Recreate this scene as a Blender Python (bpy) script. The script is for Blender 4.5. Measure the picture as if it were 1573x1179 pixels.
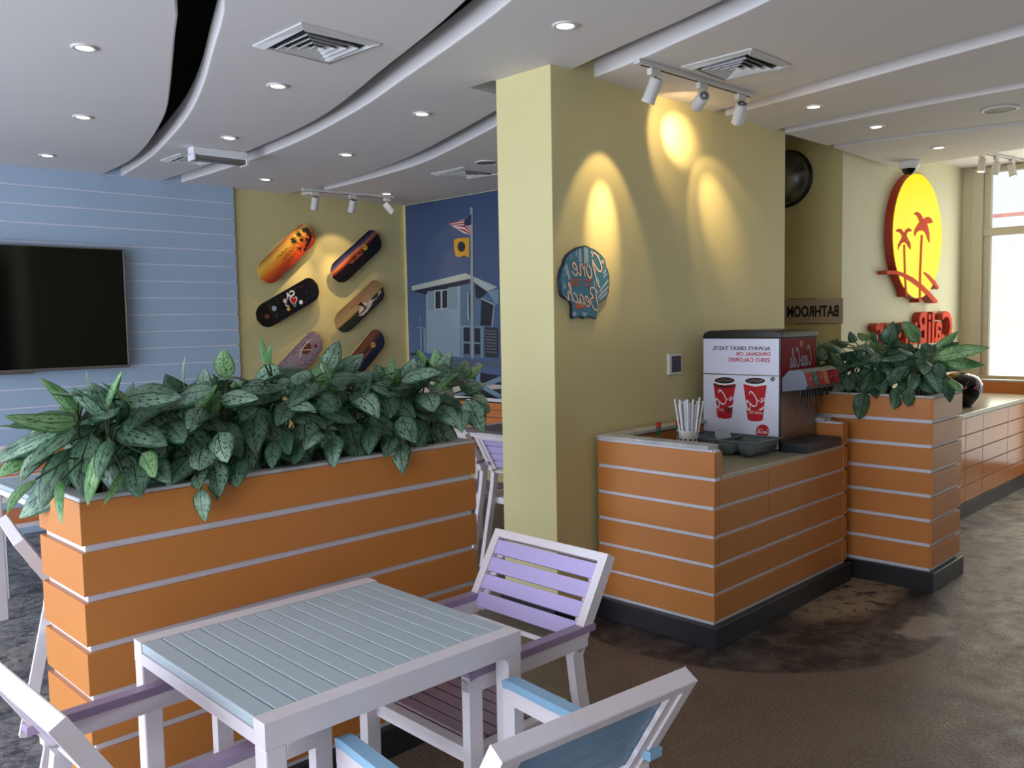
import bpy, bmesh, math, random
from mathutils import Vector, Matrix
import numpy as np
random.seed(7)
for o in list(bpy.data.objects): bpy.data.objects.remove(o)
SC = bpy.context.scene
COL = SC.collection
PI = math.pi

# ------------------------------------------------------------------ camera
F_PX, YAW, PITCH, ROLL, CAMH = 1328.52, math.radians(44.8001), math.radians(4.1368), math.radians(-1.0232), 1.5
def cam_rows():
    y, p, r = YAW, PITCH, ROLL
    f = np.array([math.cos(y)*math.cos(p), math.sin(y)*math.cos(p), -math.sin(p)])
    rt = np.array([math.sin(y), -math.cos(y), 0.0]); up = np.cross(rt, f)
    return np.array([math.cos(r)*rt + math.sin(r)*up, -math.sin(r)*rt + math.cos(r)*up, f])
ROWS = cam_rows()
cd = bpy.data.cameras.new('camera'); cam = bpy.data.objects.new('camera', cd); COL.objects.link(cam)
cam.matrix_world = Matrix(((ROWS[0][0], ROWS[1][0], -ROWS[2][0], 0), (ROWS[0][1], ROWS[1][1], -ROWS[2][1], 0),
                           (ROWS[0][2], ROWS[1][2], -ROWS[2][2], CAMH), (0, 0, 0, 1)))
cd.sensor_width = 36; cd.sensor_fit = 'HORIZONTAL'; cd.lens = F_PX/1573*36; cd.clip_start = 0.02
SC.camera = cam
def on(px, py, ax, v):
    """place where a sight line of the photograph meets the plane axis=v (used to trace flat artwork on its wall)"""
    d = ROWS.T @ np.array([(px-786.5)/F_PX, -(py-589.5)/F_PX, 1.0])
    c = np.array([0, 0, CAMH]); t = (v-c[ax])/d[ax]
    return Vector((c+t*d).tolist())

# ------------------------------------------------------------------ world, exposure, daylight
def lin(c):
    return tuple(((x/255)/12.92 if x/255 <= .04045 else ((x/255+.055)/1.055)**2.4) for x in c) + (1,)
W = bpy.data.worlds.new('sky'); SC.world = W; W.use_nodes = True
bg = W.node_tree.nodes['Background']; bg.inputs[0].default_value = lin((236, 242, 255)); bg.inputs[1].default_value = 1.3
vs = SC.view_settings; vs.view_transform = 'Standard'; vs.look = 'None'; vs.gamma = 1; vs.use_curve_mapping = False
vs.exposure = 0.0
def area(name, loc, rot, sx, sy, power, col):
    l = bpy.data.lights.new(name, 'AREA'); l.shape = 'RECTANGLE'; l.size = sx; l.size_y = sy; l.energy = power; l.color = col
    o = bpy.data.objects.new(name, l); COL.objects.link(o); o.location = loc; o.rotation_euler = rot; return o
# daylight entering by the open shop front on the left, an unseen window assumed behind the viewer and the far right window
area('daylight_shop_front', (-3.45, 2.9, 1.3), (0, -PI/2, 0), 2.3, 7.6, 262, (.72, .83, 1.0))
area('ground_bounce', (-3.3, 2.9, .25), (0, -PI/2-math.radians(70), 0), .5, 7.6, 200, (.80, .87, 1.0))
sl = bpy.data.lights.new('sun', 'SUN'); sl.energy = 5; sl.angle = math.radians(1); so = bpy.data.objects.new('sun', sl); COL.objects.link(so); so.rotation_euler = (0, -math.radians(28), 0)
area('assumed_rear_window', (-1.6, -3.9, 1.6), (PI/2, 0, 0), 2.6, 2.0, 8, (.8, .88, 1.0))  # unseen window assumed here, a weak fill for the faces towards the viewer
area('daylight_side_window_back', (9.0, 1.95, 1.75), (0, PI/2, 0), 1.8, 1.2, 20, (1.0, .99, .84))
area('daylight_side_window', (9.0, -0.9, 1.6), (0, PI/2, 0), 2.0, 4.0, 5, (1.0, .98, .84))

# ------------------------------------------------------------------ materials
def new_mat(name):
    m = bpy.data.materials.new(name); m.use_nodes = True
    return m, m.node_tree, m.node_tree.nodes['Principled BSDF']
def paint(name, rgb, rough=.5, metal=0, var=.06, scale=6, bump=.0, bscale=60, spec=.5, rgb2=None):
    m, nt, b = new_mat(name); N = nt.nodes; L = nt.links
    tc = N.new('ShaderNodeTexCoord'); nz = N.new('ShaderNodeTexNoise'); nz.inputs['Scale'].default_value = scale; nz.inputs['Detail'].default_value = 5
    L.new(tc.outputs['Object'], nz.inputs['Vector'])
    mx = N.new('ShaderNodeMix'); mx.data_type = 'RGBA'
    c = lin(rgb); c2 = lin(rgb2) if rgb2 else tuple(x*(1-var*2.2) for x in c[:3])+(1,)
    mx.inputs[6].default_value = c; mx.inputs[7].default_value = c2
    L.new(nz.outputs[0], mx.inputs[0]); L.new(mx.outputs[2], b.inputs['Base Color'])
    b.inputs['Roughness'].default_value = rough; b.inputs['Metallic'].default_value = metal; b.inputs['Specular IOR Level'].default_value = spec
    if bump:
        n2 = N.new('ShaderNodeTexNoise'); n2.inputs['Scale'].default_value = bscale; n2.inputs['Detail'].default_value = 4
        L.new(tc.outputs['Object'], n2.inputs['Vector'])
        bp = N.new('ShaderNodeBump'); bp.inputs['Strength'].default_value = bump; bp.inputs['Distance'].default_value = .01
        L.new(n2.outputs[0], bp.inputs['Height']); L.new(bp.outputs[0], b.inputs['Normal'])
    return m
def emis(name, rgb, strength):
    m, nt, b = new_mat(name); b.inputs['Base Color'].default_value = lin(rgb)
    b.inputs['Emission Color'].default_value = lin(rgb); b.inputs['Emission Strength'].default_value = strength; return m
M = {}
M['ceiling'] = paint('ceiling_paint', (226, 220, 218), .8, var=.02, scale=1.5, bump=.05, bscale=120)
M['black_void'] = paint('black_void', (34, 36, 41), .9)
M['yellow'] = paint('yellow_wall_paint', (216, 204, 148), .62, var=.04, scale=1.2, bump=.08, bscale=90)
M['cream'] = paint('cream_wall_paint', (226, 222, 188), .7, var=.05, scale=1.6, bump=.08, bscale=90)
M['bluew'] = paint('blue_board_paint', (176, 198, 222), .5, var=.06, scale=1.4)
M['umber'] = paint('umber_fill_cut', (84, 74, 64), .7, var=.1)  # dark tone given to unseen walls to reduce fill light
M['groove'] = paint('board_groove_white', (225, 228, 240), .6)
M['orange'] = paint('orange_board', (206, 130, 60), .42, var=.06, scale=2.2)
M['orange_gloss'] = paint('orange_gloss_board', (216, 132, 66), .16, var=.05, scale=2.2)
M['core_white'] = paint('white_strip', (226, 226, 234), .45)
M['plinth'] = paint('black_granite', (46, 45, 48), .35, var=.2, scale=160)
M['capstone'] = paint('weathered_capstone', (222, 222, 220), .6, scale=14, rgb2=(140, 138, 130), bump=.2, bscale=40)
M['counter_top'] = paint('cream_stone_top', (200, 190, 165), .25, scale=40, rgb2=(176, 166, 142))
M['soil'] = paint('soil', (52, 38, 28), .95, scale=30, rgb2=(24, 18, 14), bump=.8, bscale=60)
M['wframe'] = paint('white_powder_coat', (232, 230, 238), .42, var=.04, scale=5, rgb2=(226, 208, 204))
M['slat_blue'] = paint('pale_blue_slat', (188, 201, 206), .45, var=.05, scale=7)
M['slat_sky'] = paint('sky_blue_slat', (150, 192, 220), .45, var=.05, scale=7)
M['lilac'] = paint('lilac_slat', (198, 182, 230), .45, var=.04, scale=7)
M['mauve'] = paint('mauve_slat', (164, 138, 150), .5, var=.08, scale=7)
M['mauve2'] = paint('dusty_lilac_arm', (166, 144, 170), .45, var=.06, scale=7)
M['slat_steel'] = paint('steel_blue_slat', (128, 158, 184), .45, var=.06, scale=7)
M['orslat'] = paint('orange_slat', (212, 128, 70), .45, var=.06, scale=7)
M['brown_top'] = paint('brown_table_top', (120, 104, 104), .5, var=.1, scale=7)
M['white'] = paint('plain_white', (232, 232, 236), .45, var=.02)
M['offwhite'] = paint('off_white_plastic', (226, 222, 214), .4, var=.02)
M['black'] = paint('black_plastic', (24, 24, 27), .35)
M['screen'] = paint('black_screen', (4, 5, 8), .1, var=0)
M['silver'] = paint('silver_metal', (150, 145, 145), .35, .8, var=.05)
M['steel'] = paint('brushed_steel', (150, 142, 136), .38, .9, var=.08, scale=30)
M['fixture'] = paint('white_lamp_housing', (212, 208, 204), .45, var=.02)
M['lampglow'] = emis('lamp_glow', (255, 240, 225), 7)
M['vent'] = paint('vent_metal', (214, 212, 210), .45, var=.03)
M['dark'] = paint('dark_gap', (16, 16, 18), .8)
M['grey_plastic'] = paint('grey_green_plastic', (104, 116, 118), .45, var=.06, scale=9)
M['grey_head'] = paint('blue_grey_plastic', (92, 98, 110), .4, var=.05)
M['charcoal'] = paint('charcoal_plastic', (48, 52, 60), .4)
M['poster'] = paint('poster_white', (222, 222, 240), .35, var=.01)
M['red'] = paint('signal_red', (190, 22, 34), .5, spec=.3, var=.06)
M['dkred'] = paint('deep_red', (150, 18, 28), .6, spec=.2, var=.1, scale=12)
M['green_label'] = paint('green_label', (16, 92, 62), .4)
M['amber'] = paint('amber_label', (206, 104, 42), .4)
M['pepper'] = paint('brown_sauce', (120, 70, 44), .2, var=.1)
M['straw'] = paint('straw_paper', (226, 228, 234), .6, var=.02)
M['salmon'] = paint('salmon_acrylic', (236, 88, 66), .8, var=.03, spec=.1)
M['signside'] = paint('rust_red_side', (176, 58, 30), .5, var=.06)
M['sign_yellow'] = emis('lit_yellow_acrylic', (255, 238, 10), .92)
M['sign_yellow'].node_tree.nodes['Principled BSDF'].inputs['Base Color'].default_value = lin((120, 100, 0)); M['sign_yellow'].node_tree.nodes['Principled BSDF'].inputs['Specular IOR Level'].default_value = .1
M['teal'] = paint('teal_sign', (52, 130, 160), .55, var=.12, scale=20)
M['palegrey'] = paint('pale_grey_paint', (176, 188, 200), .6, var=.08, scale=60)
M['creamtext'] = paint('cream_lettering', (240, 214, 196), .5)
M['rust'] = paint('rust_lettering', (196, 98, 64), .5, var=.06)
M['navy'] = paint('navy_outline', (22, 30, 50), .5)
M['signboard'] = paint('aged_signboard', (196, 176, 156), .7, scale=12, rgb2=(170, 150, 130))
M['mirror'] = paint('convex_mirror', (120, 120, 122), .3, 1.0, var=0)
M['helmet'] = paint('helmet_black', (10, 9, 12), .07, var=0)
M['pinkband'] = paint('pink_band', (226, 120, 150), .15)
M['violet'] = paint('violet_band', (150, 130, 215), .15)
M['stem'] = paint('plant_stem', (70, 88, 48), .6, var=.2, scale=30)
M['drystem'] = paint('brown_root', (92, 66, 48), .8, var=.2, scale=30)
M['winframe'] = paint('cream_window_frame', (222, 214, 190), .5)
M['sand'] = paint('sunlit_render', (250, 248, 236), .9)
M['pinkline'] = paint('pink_rail', (210, 150, 150), .8)

def floor_mat():
    m, nt, b = new_mat('worn_concrete_floor'); N = nt.nodes; L = nt.links
    tc = N.new('ShaderNodeTexCoord')
    def noise(s, d=6, r=.6, dist=0, vec=None):
        n = N.new('ShaderNodeTexNoise'); n.inputs['Scale'].default_value = s; n.inputs['Detail'].default_value = d; n.inputs['Roughness'].default_value = r; n.inputs['Distortion'].default_value = dist
        L.new(vec or tc.outputs['Object'], n.inputs['Vector']); return n.outputs[0]
    def ramp(x, a, bb, ca=(0, 0, 0, 1), cb=(1, 1, 1, 1)):
        r = N.new('ShaderNodeValToRGB'); r.color_ramp.elements[0].position = a; r.color_ramp.elements[1].position = bb
        r.color_ramp.elements[0].color = ca; r.color_ramp.elements[1].color = cb; L.new(x, r.inputs[0]); return r.outputs[0]
    def mix(fac, a, bb):
        x = N.new('ShaderNodeMix'); x.data_type = 'RGBA'
        if isinstance(fac, float): x.inputs[0].default_value = fac
        else: L.new(fac, x.inputs[0])
        for i, v in ((6, a), (7, bb)):
            if isinstance(v, tuple): x.inputs[i].default_value = v
            else: L.new(v, x.inputs[i])
        return x.outputs[2]
    def math_(op, a, bb=None):
        x = N.new('ShaderNodeMath'); x.operation = op
        for i, v in enumerate([a] + ([bb] if bb is not None else [])):
            if isinstance(v, (int, float)): x.inputs[i].default_value = v
            else: L.new(v, x.inputs[i])
        return x.outputs[0]
    def disc(cx, cy, rx, ry, soft, wob=.05):
        # signed mask 1 inside an ellipse
        mp = N.new('ShaderNodeMapping'); L.new(tc.outputs['Object'], mp.inputs[0])
        mp.inputs['Scale'].default_value = (1/rx, 1/ry, 0); mp.inputs['Location'].default_value = (-cx/rx, -cy/ry, 0)
        ln = N.new('ShaderNodeVectorMath'); ln.operation = 'LENGTH'; L.new(mp.outputs[0], ln.inputs[0])
        d = math_('ADD', ln.outputs['Value'], math_('MULTIPLY', math_('SUBTRACT', noise(5), .5), wob))
        mr = N.new('ShaderNodeMapRange'); mr.inputs[1].default_value = 1+soft; mr.inputs[2].default_value = 1-soft; L.new(d, mr.inputs[0]); return mr.outputs[0]
    base = mix(ramp(noise(2.5), .3, .7), lin((116, 101, 86)), lin((98, 85, 73)))
    base = mix(ramp(noise(90, 3), .45, .75), base, lin((150, 134, 114)))
    base = mix(ramp(noise(140, 2), .62, .68), base, lin((60, 50, 44)))
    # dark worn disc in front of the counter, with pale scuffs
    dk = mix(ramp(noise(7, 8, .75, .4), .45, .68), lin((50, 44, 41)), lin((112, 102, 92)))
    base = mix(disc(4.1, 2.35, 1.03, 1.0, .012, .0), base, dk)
    base = mix(disc(8.2, 1.9, 2.05, .95, .012, .0), base, mix(ramp(noise(5, 8, .7), .4, .62), lin((70, 66, 64)), lin((176, 166, 150))))
    pm = math_('MULTIPLY', disc(4.55, 1.93, .55, .2, .2, .9), ramp(noise(11, 7, .7, .5), .40, .47))
    base = mix(pm, base, lin((164, 146, 120)))
    pm2 = math_('MULTIPLY', disc(4.28, 1.47, .2, .11, .12, 2.2), ramp(noise(9, 7, .7, .5), .3, .42))
    base = mix(pm2, base, lin((152, 138, 126)))
    # left bay: weathered blue grey concrete
    mp = N.new('ShaderNodeSeparateXYZ'); L.new(tc.outputs['Object'], mp.inputs[0])
    left = N.new('ShaderNodeMapRange'); left.inputs[1].default_value = 1.3; left.inputs[2].default_value = .9; L.new(math_('SUBTRACT', mp.outputs[0], math_('MULTIPLY', mp.outputs[1], .2)), left.inputs[0])
    g = mix(ramp(noise(6, 10, .8, .6), .4, .62), lin((84, 84, 88)), lin((168, 162, 154)))
    g = mix(ramp(noise(14, 8, .8, 1.), .5, .58), g, lin((62, 62, 66)))
    base = mix(left.outputs[0], base, g)
    L.new(base, b.inputs['Base Color'])
    rr = ramp(noise(8), .3, .7, (.35,)*3+(1,), (.6,)*3+(1,)); L.new(rr, b.inputs['Roughness'])
    bp = N.new('ShaderNodeBump'); bp.inputs['Strength'].default_value = .25; bp.inputs['Distance'].default_value = .01
    L.new(noise(60, 6), bp.inputs['Height']); L.new(bp.outputs[0], b.inputs['Normal'])
    return m
M['floor'] = floor_mat()

def leaf_mat(name, edge, silver, fleck, under=None):
    """variegated leaf: UV x across (0..1, midrib .5), UV y along"""
    m, nt, b = new_mat(name); N = nt.nodes; L = nt.links
    uv = N.new('ShaderNodeUVMap'); sp = N.new('ShaderNodeSeparateXYZ'); L.new(uv.outputs[0], sp.inputs[0])
    def mt(op, a, bb=0.):
        x = N.new('ShaderNodeMath'); x.operation = op
        for i, v in enumerate([a, bb]):
            if isinstance(v, (int, float)): x.inputs[i].default_value = v
            else: L.new(v, x.inputs[i])
        return x.outputs[0]
    s = mt('ABSOLUTE', mt('SUBTRACT', sp.outputs[0], .5))
    s = mt('MULTIPLY', s, 2)                       # 0 at the midrib, 1 at the margin
    vein = mt('SUBTRACT', sp.outputs[1], mt('MULTIPLY', s, .30))
    cb = N.new('ShaderNodeCombineXYZ'); L.new(mt('MULTIPLY', vein, 13), cb.inputs[0]); L.new(mt('MULTIPLY', sp.outputs[0], 17), cb.inputs[1])
    oi = N.new('ShaderNodeTexCoord'); mpz = N.new('ShaderNodeSeparateXYZ'); L.new(oi.outputs['Object'], mpz.inputs[0]); L.new(mt('MULTIPLY', mpz.outputs[0], 2.), cb.inputs[2])
    nz = N.new('ShaderNodeTexNoise'); nz.inputs['Scale'].default_value = 1.; nz.inputs['Detail'].default_value = 1.2; L.new(cb.outputs[0], nz.inputs['Vector'])
    def mr(x, a, c):
        r = N.new('ShaderNodeMapRange'); r.inputs[1].default_value = a; r.inputs[2].default_value = c; L.new(x, r.inputs[0]); return r.outputs[0]
    def mix(fac, a, bb):
        x = N.new('ShaderNodeMix'); x.data_type = 'RGBA'; L.new(fac, x.inputs[0])
        for i, v in ((6, a), (7, bb)):
            if isinstance(v, tuple): x.inputs[i].default_value = v
            else: L.new(v, x.inputs[i])
        return x.outputs[2]
    c = mix(mr(nz.outputs[0], .585, .625), lin(silver), lin(fleck))
    n3 = N.new('ShaderNodeTexNoise'); n3.inputs['Scale'].default_value = 9; L.new(oi.outputs['Object'], n3.inputs['Vector'])
    c = mix(mr(mt('ADD', s, mt('MULTIPLY', nz.outputs[0], .35)), .93, 1.03), c, lin(edge))
    c = mix(mr(s, .055, .03), c, lin(fleck))
    x = N.new('ShaderNodeMix'); x.data_type = 'RGBA'; x.inputs[0].default_value = .0
    c = mix(mr(n3.outputs[0], .35, .75), c, mix(mr(nz.outputs[0], .5, .62), lin(edge), lin(fleck)))
    geo = N.new('ShaderNodeNewGeometry')
    if under: c = mix(geo.outputs['Backfacing'], c, lin(under))
    L.new(c, b.inputs['Base Color']); b.inputs['Roughness'].default_value = .42
    b.inputs['Specular IOR Level'].default_value = .45
    tr = N.new('ShaderNodeBsdfTranslucent'); L.new(c, tr.inputs[0]); ms = N.new('ShaderNodeMixShader'); ms.inputs[0].default_value = .13
    L.new(b.outputs[0], ms.inputs[1]); L.new(tr.outputs[0], ms.inputs[2]); L.new(ms.outputs[0], N['Material Output'].inputs[0])
    return m
M['leafA'] = leaf_mat('silver_green_leaf', (44, 90, 58), (152, 182, 156), (18, 48, 34))
M['leafB'] = leaf_mat('young_bright_leaf', (74, 126, 60), (150, 188, 132), (38, 84, 42))
M['leafC'] = leaf_mat('deep_green_leaf', (32, 68, 44), (100, 134, 104), (14, 40, 26))

# ------------------------------------------------------------------ mesh builder
class MB:
    def __init__(s): s.v = []; s.f = []; s.m = []; s.mats = []; s.uv = {}; s.smooth = set(); s.cur = 0
    def mat(s, m):
        if m not in s.mats: s.mats.append(m)
        s.cur = s.mats.index(m); return s
    def add(s, vs, fs, smooth=False):
        o = len(s.v); s.v += [tuple(x) for x in vs]
        for f in fs:
            if smooth: s.smooth.add(len(s.f))
            s.f.append(tuple(o+i for i in f)); s.m.append(s.cur)
        return o
    def box(s, x0, y0, z0, x1, y1, z1, T=None):
        vs = [Vector(p) for p in ((x0, y0, z0), (x1, y0, z0), (x1, y1, z0), (x0, y1, z0), (x0, y0, z1), (x1, y0, z1), (x1, y1, z1), (x0, y1, z1))]
        if T: vs = [T @ v for v in vs]
        s.add(vs, [(0, 3, 2, 1), (4, 5, 6, 7), (0, 1, 5, 4), (1, 2, 6, 5), (2, 3, 7, 6), (3, 0, 4, 7)])
    def prism(s, pts, n):
        """closed polygon pts (3D, planar) extruded by vector n"""
        k = len(pts); a = [Vector(p) for p in pts]; b = [p + Vector(n) for p in a]
        s.add(a+b, [tuple(range(k))[::-1], tuple(range(k, 2*k))] + [(i, (i+1) % k, k+(i+1) % k, k+i) for i in range(k)])
    def face(s, pts): s.add(pts, [tuple(range(len(pts)))])
    def cyl(s, c, r, h, axis=(0, 0, 1), n=24, r2=None, caps=True, smooth=True):
        a = Vector(axis).normalized(); t = a.orthogonal().normalized(); u = a.cross(t); c = Vector(c); r2 = r if r2 is None else r2
        vs = [c + (t*math.cos(2*PI*i/n) + u*math.sin(2*PI*i/n))*r for i in range(n)] + [c + a*h + (t*math.cos(2*PI*i/n) + u*math.sin(2*PI*i/n))*r2 for i in range(n)]
        s.add(vs, [(i, (i+1) % n, n+(i+1) % n, n+i) for i in range(n)], smooth)
        if caps: s.add(vs, [tuple(range(n))[::-1], tuple(range(n, 2*n))])
    def lathe(s, c, prof, axis=(0, 0, 1), n=28, smooth=True):
        a = Vector(axis).normalized(); t = a.orthogonal().normalized(); u = a.cross(t); c = Vector(c)
        vs = []
        for r, h in prof: vs += [c + a*h + (t*math.cos(2*PI*i/n)+u*math.sin(2*PI*i/n))*max(r, 1e-5) for i in range(n)]
        fs = [(j*n+i, j*n+(i+1) % n, (j+1)*n+(i+1) % n, (j+1)*n+i) for j in range(len(prof)-1) for i in range(n)]
        s.add(vs, fs, smooth)
    def tube(s, pts, r, n=8, r_end=None):
        pts = [Vector(p) for p in pts]; k = len(pts); vs = []; prev = None
        for i, p in enumerate(pts):
            d = (pts[min(i+1, k-1)] - pts[max(i-1, 0)]).normalized()
            t = (prev - d*prev.dot(d)).normalized() if prev is not None and (prev - d*prev.dot(d)).length > 1e-4 else d.orthogonal().normalized()
            prev = t; u = d.cross(t); rr = r + ((r_end if r_end is not None else r) - r)*i/max(k-1, 1)
            vs += [p + (t*math.cos(2*PI*j/n)+u*math.sin(2*PI*j/n))*rr for j in range(n)]
        fs = [(i*n+j, i*n+(j+1) % n, (i+1)*n+(j+1) % n, (i+1)*n+j) for i in range(k-1) for j in range(n)]
        s.add(vs, fs, True); s.add([vs[i] for i in range(n)], [tuple(range(n))[::-1]]); s.add(vs[-n:], [tuple(range(n))])
    def bar2d(s, pts, w, lo, hi, plane='xz'):
        """flat bar of width w swept along pts in xz, between y=lo and y=hi (mitred)"""
        P = [Vector((p[0], p[1])) for p in pts]; k = len(P); L = []; R = []
        for i in range(k):
            d1 = (P[i]-P[i-1]).normalized() if i else None; d2 = (P[i+1]-P[i]).normalized() if i < k-1 else None
            d = d1 if d2 is None else d2 if d1 is None else (d1+d2).normalized()
            n = Vector((-d.y, d.x)); sc = 1 if d1 is None or d2 is None else 1/max(.3, n.dot(Vector((-d1.y, d1.x))))
            L.append(P[i]+n*w/2*sc); R.append(P[i]-n*w/2*sc)
        ring = L + R[::-1]; m = len(ring)
        a = [Vector((p.x, lo, p.y)) for p in ring]; b = [Vector((p.x, hi, p.y)) for p in ring]
        o = s.add(a+b, [(i, (i+1) % m, m+(i+1) % m, m+i) for i in range(m)])
        q = [(i, i+1, m-2-i, m-1-i) for i in range(k-1)]
        s.add(a+b, q + [tuple(m+j for j in f)[::-1] for f in q])
    def build(s, name, parent=None, bevel=0, seg=2, weld=False, props=None, smooth_all=False):
        me = bpy.data.meshes.new(name); me.from_pydata(s.v, [], s.f)
        for m in s.mats: me.materials.append(m)
        me.polygons.foreach_set('material_index', s.m)
        sm = [smooth_all or (i in s.smooth) for i in range(len(s.f))]; me.polygons.foreach_set('use_smooth', sm)
        if s.uv:
            ul = me.uv_layers.new(name='UVMap')
            for lp in me.loops: ul.data[lp.index].uv = s.uv.get(lp.vertex_index, (0, 0))
        bm = bmesh.new(); bm.from_mesh(me)
        if weld: bmesh.ops.remove_doubles(bm, verts=bm.verts, dist=1e-5)
        if not s.uv: bmesh.ops.recalc_face_normals(bm, faces=bm.faces)
        bm.to_mesh(me); bm.free()
        o = bpy.data.objects.new(name, me); COL.objects.link(o)
        if bevel:
            b = o.modifiers.new('bevel', 'BEVEL'); b.width = bevel; b.segments = seg; b.limit_method = 'ANGLE'; b.angle_limit = math.radians(40)
        if parent:
            o.parent = parent
            r = parent
            while r.parent: r = r.parent
            o.matrix_parent_inverse = Matrix.Translation(r.location).inverted() if parent.type == 'EMPTY' else Matrix()
        if props:
            for k, v in props.items(): o[k] = v
        return o
def thing(name, label, cat, loc=(0, 0, 0), group=None):
    o = bpy.data.objects.new(name, None); COL.objects.link(o); o.location = loc; o.empty_display_size = .05
    o['label'] = label; o['category'] = cat
    if group: o['group'] = group
    return o
def tag(o, label, cat, group=None):
    o['label'] = label; o['category'] = cat
    if group: o['group'] = group
    return o
def struct(name, mb, bevel=0): return mb.build(name, props={'kind': 'structure'}, bevel=bevel)
def kids(o): return [c for c in bpy.data.objects if c.parent == o]
def dup(o, parent=None, label=None):
    c = o.copy(); COL.objects.link(c)
    if parent: c.parent = parent
    for ch in kids(o): dup(ch, c)
    if label: c['label'] = label
    return c

def catmull(P, n=6, closed=False):
    P = [Vector(p) for p in P]; out = []; k = len(P)
    rng = range(k) if closed else range(k-1)
    for i in rng:
        p0 = P[(i-1) % k] if closed or i else P[0]; p1 = P[i]; p2 = P[(i+1) % k]; p3 = P[(i+2) % k] if closed or i+2 < k else P[-1]
        for j in range(n):
            t = j/n
            out.append(.5*((2*p1) + (p2-p0)*t + (2*p0-5*p1+4*p2-p3)*t*t + (3*p1-p0-3*p2+p3)*t**3))
    if not closed: out.append(P[-1])
    return out

# -------- lettering: any flat outline is mapped on the quad  (start-bottom, end-bottom, end-top, start-top)
def quad_map(q):
    q = [Vector(p) for p in q]; nrm = (q[1]-q[0]).cross(q[3]-q[0]).normalized()
    return lambda s, t: q[0]*(1-s)*(1-t) + q[1]*s*(1-t) + q[2]*s*t + q[3]*(1-s)*t
def text_geo(txt, offset=0., shear=0., res=3, spacing=1.):
    cu = bpy.data.curves.new('lettering', 'FONT'); cu.body = txt; cu.size = 1; cu.offset = offset; cu.shear = shear; cu.resolution_u = res; cu.space_character = spacing
    ob = bpy.data.objects.new('lettering', cu); COL.objects.link(ob)
    dg = bpy.context.evaluated_depsgraph_get(); me = bpy.data.meshes.new_from_object(ob.evaluated_get(dg))
    vs = [Vector(v.co[:2]+(0,)) for v in me.vertices]; fs = [tuple(p.vertices) for p in me.polygons]
    bpy.data.objects.remove(ob); bpy.data.curves.remove(cu); bpy.data.meshes.remove(me)
    return vs, fs
def put_text(mb, txt, quad, out, depth=0., offset=.01, shear=0., v0=None, v1=None):
    """out = unit vector from the wall to the viewer; depth = thickness of the letters"""
    vs, fs = text_geo(txt, offset, shear)
    xs = [v.x for v in vs]; ys = [v.y for v in vs]; x0, x1 = min(xs), max(xs); y0 = min(ys) if v0 is None else v0; y1 = max(ys) if v1 is None else v1
    f = quad_map(quad); P = [f((v.x-x0)/(x1-x0), (v.y-y0)/(y1-y0)) for v in vs]; out = Vector(out)
    if depth <= 0: mb.add(P, fs); return
    k = len(P); Q = [p+out*depth for p in P]
    from collections import Counter
    e = Counter(); ed = {}
    for fc in fs:
        for i in range(len(fc)):
            a, b = fc[i], fc[(i+1) % len(fc)]; key = (min(a, b), max(a, b)); e[key] += 1; ed[key] = (a, b)
    mb.add(P+Q, [tuple(k+i for i in f_) for f_ in fs])
    return P, Q, [ed[k_] for k_, c in e.items() if c == 1], k
GLY = {  # hand drawn script, x height .5, (advance, [strokes])
 'C': (.80, [[(.80, .80), (.66, .99), (.40, .92), (.16, .62), (.10, .25), (.30, .0), (.58, .08), (.80, .3)]]),
 'G': (.85, [[(.78, .82), (.62, 1.), (.36, .9), (.14, .6), (.12, .36), (.32, .3), (.6, .5), (.78, .72), (.70, .3), (.55, -.2), (.35, -.35)]]),
 'B': (.80, [[(.22, .95), (.2, .5), (.12, .0)], [(.05, .8), (.3, 1.0), (.62, .95), (.66, .72), (.4, .54), (.28, .52), (.5, .52), (.74, .36), (.6, .05), (.3, -.05), (.1, .05)]]),
 'o': (.50, [[(.28, .5), (.08, .3), (.12, .03), (.32, .02), (.45, .26), (.36, .48), (.24, .46), (.5, .4)]]),
 'c': (.42, [[(.38, .42), (.26, .5), (.08, .3), (.12, .04), (.28, .01), (.46, .15)]]),
 'a': (.52, [[(.4, .44), (.24, .5), (.07, .28), (.12, .03), (.26, .06), (.4, .42)], [(.42, .5), (.38, .15), (.44, .02), (.56, .14)]]),
 'e': (.44, [[(.06, .2), (.3, .28), (.36, .42), (.24, .5), (.08, .32), (.1, .06), (.26, .0), (.46, .14)]]),
 'n': (.55, [[(.06, .48), (.1, .2), (.08, .0)], [(.1, .25), (.28, .5), (.38, .42), (.37, .12), (.44, .01), (.56, .14)]]),
 'l': (.30, [[(.04, .2), (.26, .8), (.22, 1.), (.12, .85), (.1, .2), (.18, .01), (.32, .14)]]),
 'h': (.55, [[(.02, .2), (.22, .8), (.2, 1.), (.1, .8), (.08, .0)], [(.09, .25), (.26, .5), (.37, .4), (.37, .1), (.44, .01), (.6, .2)]]),
 '-': (.25, [[(.05, .3), (.22, .3)]]),
}
def script(mb, txt, quad, out, w=.07, lift=.0, slant=.18, extra=()):
    strokes = []; x = 0
    for ch in txt:
        adv, st = GLY[ch]
        for s_ in st: strokes.append([(x+p[0]+p[1]*slant, p[1]) for p in s_])
        x += adv
    strokes += [list(e) for e in extra]
    xs = [p[0] for s_ in strokes for p in s_]; ys = [p[1] for s_ in strokes for p in s_]
    x0, x1, y0, y1 = min(xs), max(xs), min(ys), max(ys); f = quad_map(quad); o = Vector(out)*lift
    for s_ in strokes:
        c = catmull([(p[0], p[1], 0) for p in s_], 5)
        ribbon(mb, c, w, lambda p: f((p.x-x0)/(x1-x0), (p.y-y0)/(y1-y0))+o)
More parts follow.
